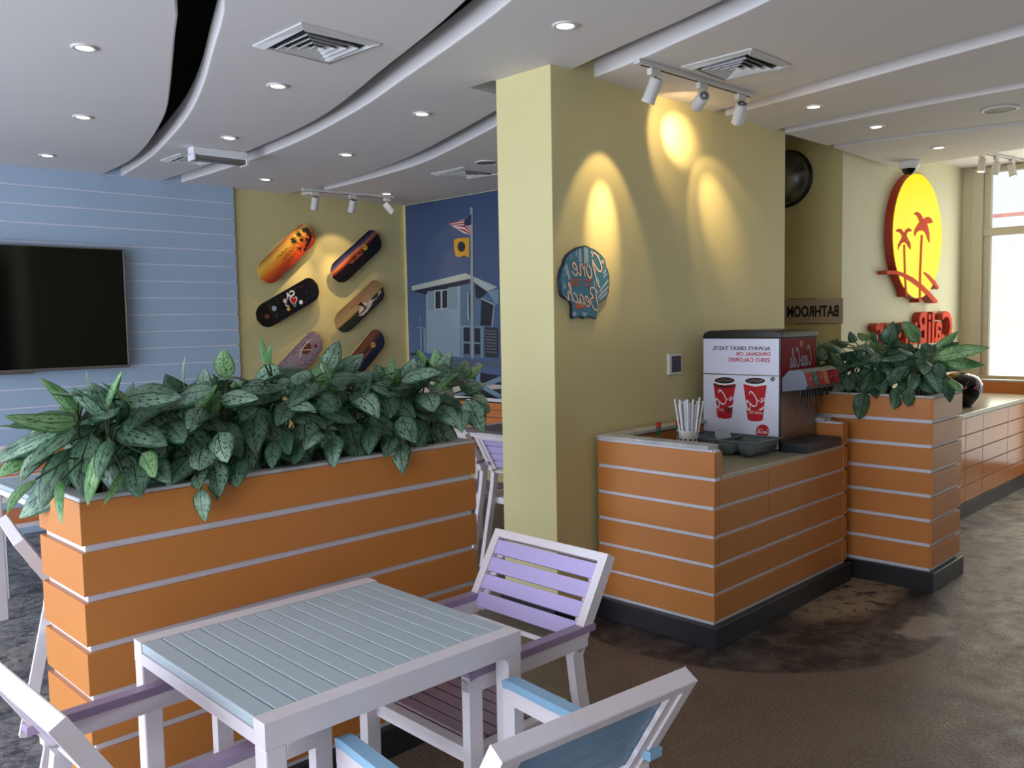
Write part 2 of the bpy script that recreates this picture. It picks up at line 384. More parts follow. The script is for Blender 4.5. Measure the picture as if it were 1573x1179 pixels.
def ribbon(mb, c, w, fn):
    L = []; R = []
    for i in range(len(c)):
        d = (c[min(i+1, len(c)-1)]-c[max(i-1, 0)]); d = d.normalized() if d.length > 1e-9 else Vector((1, 0, 0)); n = Vector((-d.y, d.x, 0))
        k = w/2*(.65+.35*math.sin(PI*i/(len(c)-1)))
        L.append(fn(c[i]+n*k)); R.append(fn(c[i]-n*k))
    m = len(L); mb.add(L+R, [(i, i+1, m+i+1, m+i) for i in range(m-1)])

# ================================================================== ROOM
YB, XM = 7.03, 5.55          # back wall, mural wall
ZC = 2.69
b = MB().mat(M['floor']); b.box(-4, -4.2, -.1, 9.4, 7.4, 0); struct('floor', b)
b = MB().mat(M['yellow']); b.box(3.62, YB, 0, XM+.1, YB+.12, 3.2); struct('wall_back', b)
b = MB().mat(M['groove']); b.box(-4, 7.008, 0, 3.68, YB+.12, 3.2)
struct('wall_back', b)
b = MB().mat(M['bluew'])
zz = 2.68
while zz > 0:
    z1 = zz; z0 = max(0, zz-.135+.013)
    b.box(-3.6, 7.0, z0, 3.69, 7.012, z1); zz -= .135
b.box(-3.6, 7.0, 2.687, 3.69, 7.032, 2.80)
b.build('wall_cladding', bevel=.003, props={'kind': 'structure'})
b = MB().mat(M['yellow']); b.box(XM, 3.12, 0, XM+.1, YB+.05, 3.2); struct('wall_mural', b)
b = MB().mat(M['yellow']); b.box(3.07, 2.76, 0, 5.352, 3.125, 3.0); struct('wall_pillar', b, bevel=.004)
b = MB().mat(M['plinth']); b.box(3.05, 2.742, 0, 5.36, 2.762, .1); b.box(3.05, 2.74, 0, 3.072, 3.14, .1); struct('baseboard_pillar', b)
b = MB().mat(M['yellow']); b.box(6.4, 2.843, 0, 6.5, 5.2, 3.2); struct('wall_corridor', b)
b = MB().mat(M['umber']); b.box(5.65, 3.9, 0, 6.4, 4.0, 3.2); b.box(5.352, 3.125, 0, 5.55, 3.2, 3.0); struct('wall_corridor', b)  # unseen corridor walls, coloured dark so less light bounces inside
b = MB().mat(M['cream']); b.box(6.5, 2.84, 0, 9.25, 2.94, 3.2); b.box(6.4005, 2.84, 0, 6.5, 2.8428, 3.2); struct('wall_sign', b)
b = MB().mat(M['umber']); b.box(-4, -4.1, 0, -2.9, -4.0, 3.1); b.box(-.3, -4.1, 0, 9.3, -4.0, 3.1); b.box(-2.9, -4.1, 0, -.3, -4.0, .5); b.box(-2.9, -4.1, 2.5, -.3, -4.0, 3.1); struct('wall_rear', b)  # unseen wall around the assumed window, its dark tone cuts the fill
b = MB().mat(M['cream']); b.box(-3.7, -4.1, 2.45, -3.55, 7.1, 3.1)
b.box(-3.68, -4.1, 0, -3.56, -.9, 2.5)  # unseen solid stretch, added to block skylight from reaching the corridor
for y in (-1.0, 1.5, 4.3, 6.9): b.box(-3.68, y, 0, -3.58, y+.1, 2.5)
struct('wall_shop_front', b)
# right window wall
b = MB().mat(M['cream']); b.box(9.1, 1.92, 0, 9.25, 2.84, .86); b.box(9.1, -4.1, 2.86, 9.25, 2.84, 3.1); b.box(9.08, 2.755, .86, 9.25, 2.84, 2.88); b.box(9.1, -4.1, .86, 9.25, -3.2, 2.88); struct('wall_right', b)
b = MB().mat(M['winframe'])
b.box(9.06, 2.66, .86, 9.16, 2.755, 2.87); b.box(9.10, 2.60, .86, 9.16, 2.66, 2.87)
for y in (1.0, -.7, -2.4): b.box(9.08, y, .86, 9.16, y+.08, 2.87)
b.box(9.08, -3.2, 2.23, 9.16, 2.66, 2.30); b.box(9.08, 1.9, .86, 9.16, 2.66, .90); b.box(9.08, 1.86, 0, 9.16, 1.94, 2.87); b.box(9.08, -3.2, 0, 9.16, 1.9, .07); b.box(9.08, -3.2, 2.82, 9.16, 2.66, 2.87)
wf = struct('window_1', b, bevel=.004)
def glass_mat():
    m, nt, bs = new_mat('window_glass'); N = nt.nodes; L = nt.links
    t = N.new('ShaderNodeBsdfTransparent'); g = N.new('ShaderNodeBsdfGlossy'); g.inputs['Roughness'].default_value = .02; x = N.new('ShaderNodeMixShader'); x.inputs[0].default_value = .05
    t.inputs[0].default_value = (.97, .98, .96, 1)
    L.new(t.outputs[0], x.inputs[1]); L.new(g.outputs[0], x.inputs[2]); L.new(x.outputs[0], N['Material Output'].inputs[0]); return m
M['glass'] = glass_mat()
b = MB().mat(M['glass']); b.box(9.125, 1.94, .88, 9.131, 2.62, 2.85); b.build('window_pane', parent=wf); b = MB().mat(M['glass']); b.box(9.125, -3.2, .07, 9.131, 1.86, 2.85); b.build('window_pane', parent=wf)
b = MB().mat(M['sand']); b.box(11.5, -6, -.2, 11.7, 8, 2.05); struct('wall_outside', b)
b = MB().mat(M['pinkline']); b.box(11.35, -6, 2.62, 11.4, 8, 2.66)
tag(b.build('awning_rail'), 'thin pinkish rail seen outside through the upper window pane', 'rail')

# ---------------------------------------------------------------- ceiling: flat panels parted by curved slots
def curve(pts): return catmull([(p[0], p[1], 0) for p in pts], 8)
e1 = [(-2.6, -4), (-1.5, -1.6), (-.2, .8), (.75, 2.1), (1.2, 2.72), (1.474, 3.164), (1.656, 3.594), (1.938, 4.273), (2.144, 4.798), (2.304, 5.306), (2.447, 5.827), (2.56, 6.387), (2.61, 7.031)]
f2 = [(-2.45, -4), (-1.35, -1.65), (-.03, .75), (.9, 2.02), (1.34, 2.64), (1.6, 3.055), (1.829, 3.613), (2.074, 4.233), (2.285, 4.862), (2.467, 5.54), (2.62, 6.2), (2.754, 7.063)]
e2 = [(-1.6, -4), (-.2, -1.8), (1.1, .4), (1.85, 1.6), (2.253, 2.453), (2.537, 3.315), (2.846, 4.33), (3.0, 5.342), (3.06, 6.2), (3.075, 7.05)]
f3 = [(-1.45, -4), (-.05, -1.85), (1.22, .33), (1.98, 1.5), (2.373, 2.343), (2.732, 3.478), (2.9, 4.05), (3.10, 5.0), (3.2, 6.03), (3.233, 7.087)]
e3 = [(-.2, -4), (1.2, -1.6), (2.3, .4), (2.72, 1.2), (2.965, 1.801), (3.034, 2.043), (3.10, 2.322), (3.2, 2.7), (3.34, 3.15), (3.518, 3.603), (3.7, 4.1), (3.957, 4.852), (4.111, 5.498), (4.22, 6.3), (4.236, 7.033)]
f4 = [(-.05, -4), (1.35, -1.65), (2.44, .35), (2.86, 1.13), (3.095, 1.683), (3.244, 2.185), (3.343, 2.512), (3.40, 2.787), (3.6, 3.4), (3.781, 3.875), (4.03, 4.55), (4.227, 5.187), (4.338, 6.067), (4.38, 7.04)]
e4 = [(2.9, -4), (3.55, -1.6), (3.95, .2), (4.08, .9), (4.2, 1.547), (4.32, 2.079), (4.45, 2.6), (4.49, 2.765)]
f5 = [(3.05, -4), (3.7, -1.65), (4.1, .15), (4.28, 1.05), (4.392, 1.617), (4.502, 2.161), (4.617, 2.774)]
e5 = [(4.6, -4), (5.0, -1.5), (5.1, .4), (5.13, 1.3), (5.13, 1.937), (5.20, 2.77)]
f6 = [(4.75, -4), (5.15, -1.5), (5.25, .4), (5.27, 1.3), (5.275, 1.937), (5.344, 2.77)]
e6 = [(6.9, -4), (6.7, -1.5), (6.4, .4), (6.16, 1.6), (6.0, 2.247), (5.96, 2.765)]
f7 = [(7.05, -4), (6.84, -1.5), (6.52, .4), (6.28, 1.62), (6.13, 2.247), (6.087, 2.77)]
e7 = [(7.5, -4), (7.3, -1.5), (7.15, .4), (7.2, 1.85), (7.26, 2.18), (7.28, 2.5), (7.29, 2.80)]
def panel(A, B, th=.12, z=ZC, cut=None):
    """slab between two boundary curves (lists with growing y), resampled to the same count"""
    def res(c, n=60):
        c = curve(c); L = [0]
        for i in range(1, len(c)): L.append(L[-1]+(c[i]-c[i-1]).length)
        out = []
        for k in range(n+1):
            t = L[-1]*k/n; i = max(j for j in range(len(L)) if L[j] <= t+1e-9); i = min(i, len(c)-2)
            out.append(c[i].lerp(c[i+1], (t-L[i])/max(1e-9, L[i+1]-L[i])))
        return out
    a, c = res(A), res(B); n = len(a); mb = MB().mat(M['ceiling'])
    V = [Vector((p.x, p.y, z)) for p in a] + [Vector((p.x, p.y, z)) for p in c] + [Vector((p.x, p.y, z+th)) for p in a] + [Vector((p.x, p.y, z+th)) for p in c]
    fs = []
    for i in range(n-1):
        fs += [(i, i+1, n+i+1, n+i), (2*n+i, 3*n+i, 3*n+i+1, 2*n+i+1), (i, 2*n+i, 2*n+i+1, i+1), (n+i, n+i+1, 3*n+i+1, 3*n+i)]
    fs += [(0, n, 3*n, 2*n), (n-1, 3*n-1, 4*n-1, 2*n-1)]
    mb.add(V, fs); o = struct('ceiling', mb)
    bv = o.modifiers.new('bevel', 'BEVEL'); bv.width = .007; bv.segments = 2; bv.limit_method = 'ANGLE'; bv.angle_limit = math.radians(50)
    if cut:
        cb = MB().mat(M['ceiling']); cb.box(*cut); co = cb.build('cutter')
        md = o.modifiers.new('cut', 'BOOLEAN'); md.operation = 'DIFFERENCE'; md.object = co; md.solver = 'EXACT'
        dg = bpy.context.evaluated_depsgraph_get(); me = bpy.data.meshes.new_from_object(o.evaluated_get(dg))
        o.modifiers.clear(); o.data = me; bpy.data.objects.remove(co)
    return o
panel([(-3.6, -4), (-3.6, 0), (-3.6, 4), (-3.6, 7.031)], e1)
panel(f2, e2); panel(f3, e3, cut=(3.06, 3.13, 2.5, 3.5, 3.31, 3.0)); 
panel(f4, e4 + [(4.9, 3.2), (5.4, 3.35), (5.62, 3.6), (5.62, 5), (5.62, 7.04)])
panel(f5, e5); panel(f6, e6); panel(f7, e7)
b = MB().mat(M['ceiling']); b.box(7.27, -4.1, 2.88, 9.2, 2.9, 2.98); struct('ceiling', b)
b = MB().mat(M['ceiling']); b.box(5.34, 2.80, 2.86, 6.45, 5.2, 2.96); struct('ceiling', b)
b = MB().mat(M['black_void']); b.box(-4, -4.2, 3.1, 9.3, 7.4, 3.2); struct('ceiling', b)

# ================================================================== CEILING FITTINGS
def downlight(x, y, label, z=ZC):
    t = thing('recessed_downlight', label, 'ceiling light', (x, y, z), 'recessed downlights in the ceiling')
    k = MB().mat(M['vent']); k.lathe((x, y, z), [(.052, -.001), (.052, -.006), (.046, -.009), (.036, -.007), (.032, .001)]); k.build('trim_ring', t)
    k = MB().mat(M['lampglow']); k.cyl((x, y, z-.0045), .034, .004, n=20); k.build('lamp', t)
for x, y, lb in [(1.407, 3.913, 'lit downlight nearest the top left corner of the ceiling'), (1.838, 5.187, 'middle lit downlight of the left ceiling panel'), (2.047, 6.473, 'lit downlight just above the blue board wall'),
                 (2.316, 3.906, 'lit downlight in front of the large square vent of the second panel'), (2.709, 5.169, 'lit downlight beside the emergency light box'),
                 (2.715, 2.358, 'lit downlight in front of the yellow pillar top'), (3.223, 3.885, 'lit downlight just left of the yellow pillar'), (3.584, 5.158, 'middle lit downlight of the third curved panel'),
                 (3.678, 6.437, 'lit downlight above the left edge of the yellow skateboard wall'), (4.792, 2.299, 'lit downlight right of the pillar track lights'), (5.604, 2.273, 'lit downlight in front of the dark corridor'),
                 (6.649, 2.249, 'lit downlight above the round yellow sign'), (4.917, 6.459, 'lit downlight beside the track over the skateboards')]:
    downlight(x, y, lb)
def vent(x, y, s, label, z=ZC, rot=0):
    t = thing('ceiling_vent', label, 'air vent', (x, y, z), 'square ceiling diffusers')
    k = MB().mat(M['vent']); h = s/2; w = .035
    T = Matrix.Translation((x, y, 0)) @ Matrix.Rotation(rot, 4, 'Z')
    for a in range(4):
        R = T @ Matrix.Rotation(a*PI/2, 4, 'Z')
        p = [R @ Vector(q) for q in ((-h, -h, z-.006), (h, -h, z-.006), (h-w, -h+w, z-.012), (-h+w, -h+w, z-.020))]
        q = [R @ Vector(v) for v in ((-h, -h, z-.0005), (h, -h, z-.0005), (h-w, -h+w, z-.0005), (-h+w, -h+w, z-.0005))]
        k.add(p+q, [(0, 1, 2, 3), (4, 7, 6, 5), (0, 4, 5, 1), (2, 6, 7, 3), (1, 5, 6, 2), (3, 7, 4, 0)])
    k.build('frame', t)
    k = MB().mat(M['dark']); k.box(-h+w, -h+w, z-.003, h-w, h-w, z-.0005, T=T); k.build('backing', t)
    k = MB().mat(M['vent'])
    for r in (.80, .58, .36, .14):
        a0 = (h-w)*r; a1 = a0-.017
        for a in range(4):
            R = T @ Matrix.Rotation(a*PI/2, 4, 'Z')
            p = [R @ Vector(v) for v in ((-a0, -a0, z-.021), (a0, -a0, z-.021), (a1, -a1, z-.004), (-a1, -a1, z-.004))]
            q = [v + Vector((0, 0, .0025)) for v in p]
            k.add(p+q, [(0, 1, 2, 3), (4, 7, 6, 5), (0, 4, 5, 1), (2, 6, 7, 3), (1, 5, 6, 2), (3, 7, 4, 0)])
    k.build('louvre', t)
vent(2.11, 3.23, .385, 'large square vent in the second curved panel, nearest the viewer')
vent(3.74, 2.18, .37, 'square vent right of the pillar above the track lights')
vent(4.74, 5.18, .40, 'square vent beside the dark blue mural, left of the pillar')
vent(2.86, 6.0, .33, 'small square vent partly behind the emergency light box')
def speaker(x, y, r, label):
    t = thing('ceiling_speaker', label, 'ceiling speaker', (x, y, ZC), 'round ceiling speakers')
    k = MB().mat(M['vent']); k.lathe((x, y, ZC), [(r, -.001), (r, -.008), (r*.86, -.010), (r*.84, -.001)]); k.build('rim', t)
    k = MB().mat(paint('speaker_grille', (150, 142, 132), .6, scale=400, rgb2=(70, 66, 62))); k.cyl((x, y, ZC-.006), r*.86, .005, n=28); k.build('grille', t)
speaker(5.698, 1.591, .10, 'round grey ceiling speaker near the right edge'); speaker(4.55, 4.74, .09, 'round ceiling speaker half hidden behind the pillar')
# emergency light box
t = thing('emergency_light', 'white emergency light box hanging under the curved ceiling above the blue wall', 'emergency light', (2.84, 5.57, ZC))
T = Matrix.Translation((2.84, 5.58, 0)) @ Matrix.Rotation(math.radians(-3), 4, 'Z')
k = MB().mat(M['white']); k.box(-.19, -.045, 2.635, .19, .045, 2.6885, T=T); k.build('housing', t, bevel=.004)
k = MB().mat(M['silver']); k.box(-.18, -.04, 2.605, .18, .04, 2.636, T=T); k.build('diffuser', t, bevel=.008)
k = MB().mat(M['white']); k.box(-.19, -.05, 2.60, -.178, .05, 2.645, T=T); k.box(.178, -.05, 2.60, .19, .05, 2.645, T=T); k.build('end_cap', t)
# dome camera
t = thing('dome_camera', 'white security dome camera on the ceiling above the round sign', 'camera', (7.05, 2.60, ZC))
k = MB().mat(M['white']); k.lathe((7.05, 2.60, ZC), [(0, -.0005), (.075, -.0005), (.078, -.02), (.072, -.05), (.062, -.062), (0, -.062)]); k.build('housing', t)
k = MB().mat(M['screen']); k.lathe((7.05, 2.60, ZC-.058), [(.056, 0), (.05, -.022), (.034, -.042), (.014, -.052), (0, -.054)]); k.build('dome', t)

def spot(name, loc, target, power, deg, blend, col, r=.012):
    l = bpy.data.lights.new(name, 'SPOT'); l.energy = power; l.spot_size = math.radians(deg); l.spot_blend = blend; l.color = col; l.shadow_soft_size = r
    o = bpy.data.objects.new(name, l); COL.objects.link(o); o.location = loc
    o.rotation_euler = (Vector(target)-Vector(loc)).to_track_quat('-Z', 'Y').to_euler(); return o
WARM = (1.0, .72, .36)
def track(a, c, heads, tname, hname, zc, grp, beams=True):
    a = Vector(a); c = Vector(c); d = (c-a).normalized(); L = (c-a).length; n = Vector((-d.y, d.x, 0))
    T = Matrix(((d.x, n.x, 0, a.x), (d.y, n.y, 0, a.y), (0, 0, 1, 0), (0, 0, 0, 1)))
    t = thing('light_track', tname, 'track rail', (a.x, a.y, zc))
    k = MB().mat(M['fixture']); k.box(0, -.018, zc-.022, L, .018, zc-.0005, T=T); k.build('rail', t, bevel=.003)
    k = MB().mat(M['dark']); k.box(.03, -.005, zc-.0235, L-.03, .005, zc-.0215, T=T); k.build('slot', t)
    for (s, target, lab, pw) in heads:
        p = a.lerp(c, s); p.z = zc
        h = thing('track_spotlight', lab, 'spotlight', (p.x, p.y, zc-.022), grp)
        T2 = Matrix(((d.x, n.x, 0, p.x), (d.y, n.y, 0, p.y), (0, 0, 1, 0), (0, 0, 0, 1)))
        k = MB().mat(M['fixture']); k.box(-.035, -.014, zc-.055, .035, .014, zc-.0235, T=T2); k.build('adapter', h, bevel=.003)
        piv = p + Vector((0, 0, -.10))
        k = MB().mat(M['fixture']); k.tube([p+Vector((0, 0, -.05)), piv], .006); k.build('arm', h)
        ax = (Vector(target)-piv).normalized()
        k = MB().mat(M['fixture']); st = piv - ax*.035
        k.lathe(st, [(0, 0), (.028, 0), (.031, .004), (.031, .10), (.0325, .103), (.0325, .115), (.028, .115), (.026, .108), (0, .108)], axis=ax); k.build('head', h)
        k = MB().mat(M['dark'])
        tt = ax.orthogonal().normalized(); uu = ax.cross(tt)
        for i in range(10):
            an = 2*PI*i/10; dr = tt*math.cos(an)+uu*math.sin(an); sd = ax.cross(dr)*.0022
            k.prism([st+dr*.008-sd, st+dr*.024-sd*1.6, st+dr*.024+sd*1.6, st+dr*.008+sd], -ax*.0012)
        k.build('cooling_slots', h)
        k = MB().mat(M['lampglow']); k.cyl(st+ax*.1085, .0255, .002, axis=ax, n=20); k.build('lens', h)
        lp = st+ax*.122
        if pw:
            spot('spot_core', lp, target, pw[0], pw[1], 1.0, WARM); spot('spot_halo', lp, target, pw[2], pw[3], .4, WARM)
track((3.303, 2.438, 0), (4.281, 2.394, 0), [
    (.13, (3.44, 2.76, 1.98), 'left spotlight of the pillar track, aimed down at the wall above the shell sign', (60, 30, 10, 62)),
    (.52, (4.09, 2.76, 2.50), 'middle spotlight of the pillar track, tilted to the wall close beside it', (36, 48, 5, 100)),
    (.875, (4.50, 2.76, 2.12), 'right spotlight of the pillar track, aimed down at the wall', (22, 40, 6, 66))],
    'white track rail on the ceiling in front of the yellow pillar wall', '', ZC, 'spotlights on the pillar track')
track((4.154, 6.66, 0), (5.069, 6.55, 0), [
    (.13, (4.35, 7.03, 1.72), 'left spotlight of the track over the skateboard wall', (22, 42, 7, 80)),
    (.53, (4.72, 7.03, 1.85), 'middle spotlight of the track over the skateboard wall', (22, 42, 7, 80)),
    (.92, (5.55, 6.25, 1.9), 'right spotlight of the skateboard track, turned to the blue mural', (8, 40, 1.5, 80))],
    'white track rail on the ceiling over the skateboard wall', '', ZC, 'spotlights over the skateboards')
track((8.08, 2.43, 0), (8.92, 2.295, 0), [
    (.12, (8.1, 2.45, 2.2), 'left spotlight of the far right track before the window', None),
    (.42, (8.5, 2.5, 2.2), 'middle spotlight of the far right track before the window', None),
    (.76, (8.65, 2.2, 2.2), 'right spotlight of the far right track before the window', None)],
    'short white track rail on the far right ceiling by the window', '', 2.88, 'spotlights by the window')
#==PART2==
# ================================================================== PLANTERS AND COUNTERS
PITCH_B, BH = .134, .1145
def ring(k, x0, y0, x1, y1, z0, z1, th=.014):
    k.box(x0, y0, z0, x1, y0+th, z1); k.box(x0, y1-th, z0, x1, y1, z1); k.box(x0, y0+th, z0, x0+th, y1-th, z1); k.box(x1-th, y0+th, z0, x1, y1-th, z1)
def planter(name, label, x0, y0, x1, y1, n=7, zt=1.048, zp=.104):
    t = thing(name, label, 'planter', ((x0+x1)/2, (y0+y1)/2, 0), 'orange board planters')
    k = MB().mat(M['plinth']); k.box(x0-.018, y0-.018, 0, x1+.018, y1+.018, zp); k.build('plinth', t, bevel=.003)
    k = MB().mat(M['core_white']); ring(k, x0+.0145, y0+.0145, x1-.0145, y1-.0145, zp, zt-.002, .03); k.build('core', t)
    k = MB().mat(M['orange']); z = zt-.0005
    for i in range(n):
        ring(k, x0, y0, x1, y1, z-BH, z); z -= (zt-zp)/n
    k.build('cladding', t, bevel=.0018)
    k = MB().mat(M['capstone']); ring(k, x0+.001, y0+.001, x1-.001, y1-.001, zt, zt+.012, .045); k.build('rim', t, bevel=.003)
    k = MB().mat(M['soil'])
    nx, ny = 40, 10; V = []; F = []
    for i in range(nx+1):
        for j in range(ny+1):
            V.append((x0+.043+(x1-x0-.086)*i/nx, y0+.043+(y1-y0-.086)*j/ny, zt-.05+.012*math.sin(i*2.3)*math.cos(j*1.7)+random.uniform(-.006, .006)))
    for i in range(nx):
        for j in range(ny):
            a = i*(ny+1)+j; F.append((a, a+ny+1, a+ny+2, a+1))
    k.add(V, F); k.build('soil', t)
    return t
LPX0, LPX1, LPY0, LPY1 = .780, 2.185, 2.37, 2.705
planter('planter_box', 'long orange board planter behind the slatted table, full of variegated plants', LPX0, LPY0, LPX1, LPY1)
RPX0, RPX1, RPY0, RPY1 = 4.845, 5.30, 1.64, 2.735
planter('planter_box', 'tall orange board planter right of the drinks machine counter', RPX0, RPY0, RPX1, RPY1)

# drinks counter
CX0, CX1, CY0, CY1 = 3.352, 4.745, 2.062, 2.738
t = thing('drinks_counter', 'orange board counter with a black plinth against the yellow wall, carrying the drinks machine', 'counter', ((CX0+CX1)/2, 2.4, 0))
zp = .104; cz = .785; stp = PITCH_B
k = MB().mat(M['plinth']); k.box(CX0-.02, CY0-.02, 0, CX1+.02, CY1, zp); k.build('plinth', t, bevel=.003)
k = MB().mat(M['core_white']); k.box(CX0+.013, CY0+.013, zp, CX1-.013, CY1-.001, .72); k.box(CX0+.013, CY0+.004, .72, CX0+.055, CY1-.002, .905)
k.box(CX1-.055, CY0+.013, .72, CX1-.013, CY1-.001, .905); k.box(CX0+.05, CY1-.045, .72, CX1-.05, CY1-.002, .905); k.build('core', t)
k = MB().mat(M['orange']); z = .897
for i in range(6):
    z0 = z-BH
    k.box(CX0, CY0, z0, CX0+.014, CY1-.004, z)                              # left side
    if i == 0:
        k.box(CX0+.014, CY0, z0, CX0+.066, CY0+.014, z); k.box(CX0+.052, CY0+.014, z0, CX0+.066, CY1-.004, z)
        k.box(CX1-.066, CY0, z0, CX1-.001, CY0+.014, z); k.box(CX1-.066, CY0+.014, z0, CX1-.052, CY1-.004, z); k.box(CX1-.014, CY0+.014, z0, CX1, CY1-.004, z)
        k.box(CX0+.066, CY1-.06, z0, CX1-.066, CY1-.046, z)
    else:
        for a, c in ((CX0+.014, 3.392), (3.396, 3.852), (3.855, 4.245), (4.248, 4.688), (4.692, CX1)): k.box(a, CY0+(0 if c < 3.4 or a > 4.68 else .003), z0, c-.001, CY0+.014, z)
        k.box(CX1-.014, CY0+.014, z0, CX1, CY1-.004, z)
    z -= (.897-zp)/6
k.build('cladding', t, bevel=.0018)
k = MB().mat(M['counter_top']); k.box(CX0+.066, CY0+.004, .752, CX1-.066, CY1-.06, cz); k.build('worktop', t, bevel=.004)
k = MB().mat(M['capstone'])
k.box(CX0-.004, CY0+.03, .908, CX0+.085, CY1, .926); k.box(CX0+.085, CY1-.085, .908, CX1-.08, CY1, .926); k.box(CX1-.08, CY0+.10, .908, CX1+.004, CY1, .926)
k.mat(M['core_white']); k.box(CX0+.004, CY0+.012, .897, CX0+.06, CY1-.002, .908); k.box(CX1-.06, CY0+.07, .897, CX1-.004, CY1-.002, .908)
k.build('cap', t, bevel=.002)

# far counter below the window
FX0, FX1, FY0, FY1 = 5.50, 8.70, 2.082, 2.838
t = thing('tiled_counter', 'glossy orange tiled counter in the far right corner below the lit sign and window', 'counter', ((FX0+FX1)/2, 2.45, 0))
k = MB().mat(M['plinth']); k.box(FX0, FY0-.014, 0, FX1+.05, FY1, zp); k.build('plinth', t)
k = MB().mat(paint('brown_joint', (96, 62, 40), .6)); k.box(FX0, FY0+.008, zp, FX1, FY1, .735); k.build('core', t)
k = MB().mat(M['orange_gloss']); z = .728
for i in range(5):
    x = FX0 + (.0 if i % 2 == 0 else .0)
    xs = [FX0, 6.42, 6.82, 7.22, 7.86, 8.48, FX1]
    for a, c in zip(xs, xs[1:]): k.box(a, FY0, z-.119, c-.006, FY0+.012, z)
    z -= .1255
k.build('tiles', t, bevel=.002)
k = MB().mat(M['counter_top']); k.box(FX0, FY0-.012, .735, FX1, FY1, .772); k.build('worktop', t, bevel=.004)
k = MB().mat(M['orange_gloss']); k.box(FX1-.02, 1.98, .772, FX1+.04, FY1, .875); k.box(FX1-.02, 1.98, 0, FX1+.04, FY0-.02, .772); k.build('back_board', t)
k = MB().mat(M['capstone']); k.box(FX1-.03, 1.98, .875, FX1+.07, FY1, .892); k.build('cap', t)

# ================================================================== FURNITURE
def make_table(name, label, lx, ly, h, topmat, slats, cat='table', fr=None):
    """four legged slatted table, slats across (along y), rails along x"""
    fr = fr or M['wframe']; t = thing(name, label, cat)
    X, Y = lx/2, ly/2; w = .046
    for sx in (-1, 1):
        for sy in (-1, 1):
            k = MB().mat(fr); x0, x1 = sorted((sx*X, sx*(X-w))); y0, y1 = sorted((sy*Y, sy*(Y-w)))
            k.box(x0, y0, 0, x1, y1, h-.055); k.build('leg', t, bevel=.004)
    k = MB().mat(fr)
    for sy in (-1, 1):
        y0, y1 = sorted((sy*Y, sy*(Y-w))); k.box(-X, y0, h-.055, X, y1, h)
        for sx in (-1, 1):   # rounded inner corner
            c = Vector((sx*(X-w), 0, h-.055)); r = .02; P = [c]
            for i in range(6):
                an = i/5*PI/2; P.append(Vector((c.x-sx*(r-r*math.sin(an)), 0, c.z-(r-r*math.cos(an)))))
            k.prism([Vector((p.x, y0, p.z)) for p in P], (0, y1-y0, 0))
    for sx in (-1, 1):
        x0, x1 = sorted((sx*X, sx*(X-.03))); k.box(x0, -Y+w, h-.055, x1, Y-w, h-.026)
    k.build('frame', t, bevel=.0025)
    n = slats; p = (lx-.004)/n
    for i in range(n):
        k = MB().mat(topmat); k.box(-X+.002+i*p, -Y+w+.001, h-.024, -X+.002+(i+1)*p-.0045, Y-w-.001, h-.001); k.build('slat', t, bevel=.002)
    return t
tb = make_table('slatted_table', 'white framed table with pale grey-blue slatted top in the foreground', .69, .656, .74, M['slat_blue'], 14)
tb.location = (1.148, 1.795, 0); tb.rotation_euler.z = math.radians(-1.2)

def make_chair(name, label, back, seat, cat='chair', fr=None, group=None, arm=None):
    """slatted armchair facing +x, origin on the floor under the seat"""
    fr = fr or M['wframe']; t = thing(name, label, cat, group=group); H = .235; w = .028
    J = (-.165, .575); TOP = (-.315, .825)
    for s in (-1, 1):
        a, c = sorted((s*H, s*(H-w)))
        k = MB().mat(fr); k.bar2d([(.215, 0), (.215, .632)], .042, a, c); k.build('leg', t, bevel=.003)
        k = MB().mat(fr); k.bar2d([(-.285, 0), (-.18, .47), J, (-.18, .60)], .040, a, c); k.build('leg', t, bevel=.003)
        k = MB().mat(fr); k.bar2d([(-.205, .610), (.236, .610)], .038, a-.001, c+.001); k.build('arm_rail', t, bevel=.003)
        k = MB().mat(arm or back); k.bar2d([(-.238, .639), (.212, .639), (.236, .634)], .020, a-.003, c+.003); k.build('armrest', t, bevel=.004)
    # back frame
    d = Vector((TOP[0]-J[0], TOP[1]-J[1])); L = d.length; d.normalize(); n = Vector((-d.y, d.x))   # n points backwards (-x)
    def P(u, q): return (J[0]+d.x*u+n.x*q, J[1]+d.y*u+n.y*q)
    k = MB().mat(fr)
    for s in (-1, 1):
        a, c = sorted((s*H, s*(H-w))); k.bar2d([(-.185, .585), P(.03, 0), P(L, 0)], .036, a, c)
    k.bar2d([P(L-.026, 0), P(L, 0)], .036, -H+w, H-w)
    k.bar2d([P(.0, 0), P(.014, 0)], .02, -H+w, H-w)
    k.build('back_frame', t, bevel=.003)
    sh = (L-.026-.036)/4
    for i in range(4):
        u0 = .036+sh*i; k = MB().mat(back); k.bar2d([P(u0+.004, -.006), P(u0+sh-.008, -.006)], .015, -H+w+.001, H-w-.001); k.build('back_slat', t, bevel=.002)
    for s in (-1, 1):
        k = MB().mat(fr); a, c = sorted((s*(H-w-.002), s*(H-w-.026))); k.bar2d([P(.036, .008), P(L-.03, .008)], .010, a, c)
        k.build('slat_bracket', t)
    # seat
    k = MB().mat(fr)
    for s in (-1, 1):
        a, c = sorted((s*(H-w), s*(H-w-.032))); k.box(-.185, a, .385, .2, c, .425)
    k.box(.17, -H+w, .385, .205, H-w, .425); k.box(-.185, -H+w, .385, -.155, H-w, .425); k.build('seat_frame', t, bevel=.003)
    for i in range(7):
        k = MB().mat(seat); k.box(-.155+i*.0465, -H+w+.034, .408, -.155+(i+1)*.0465-.006, H-w-.034, .4295); k.build('seat_slat', t, bevel=.002)
    return t
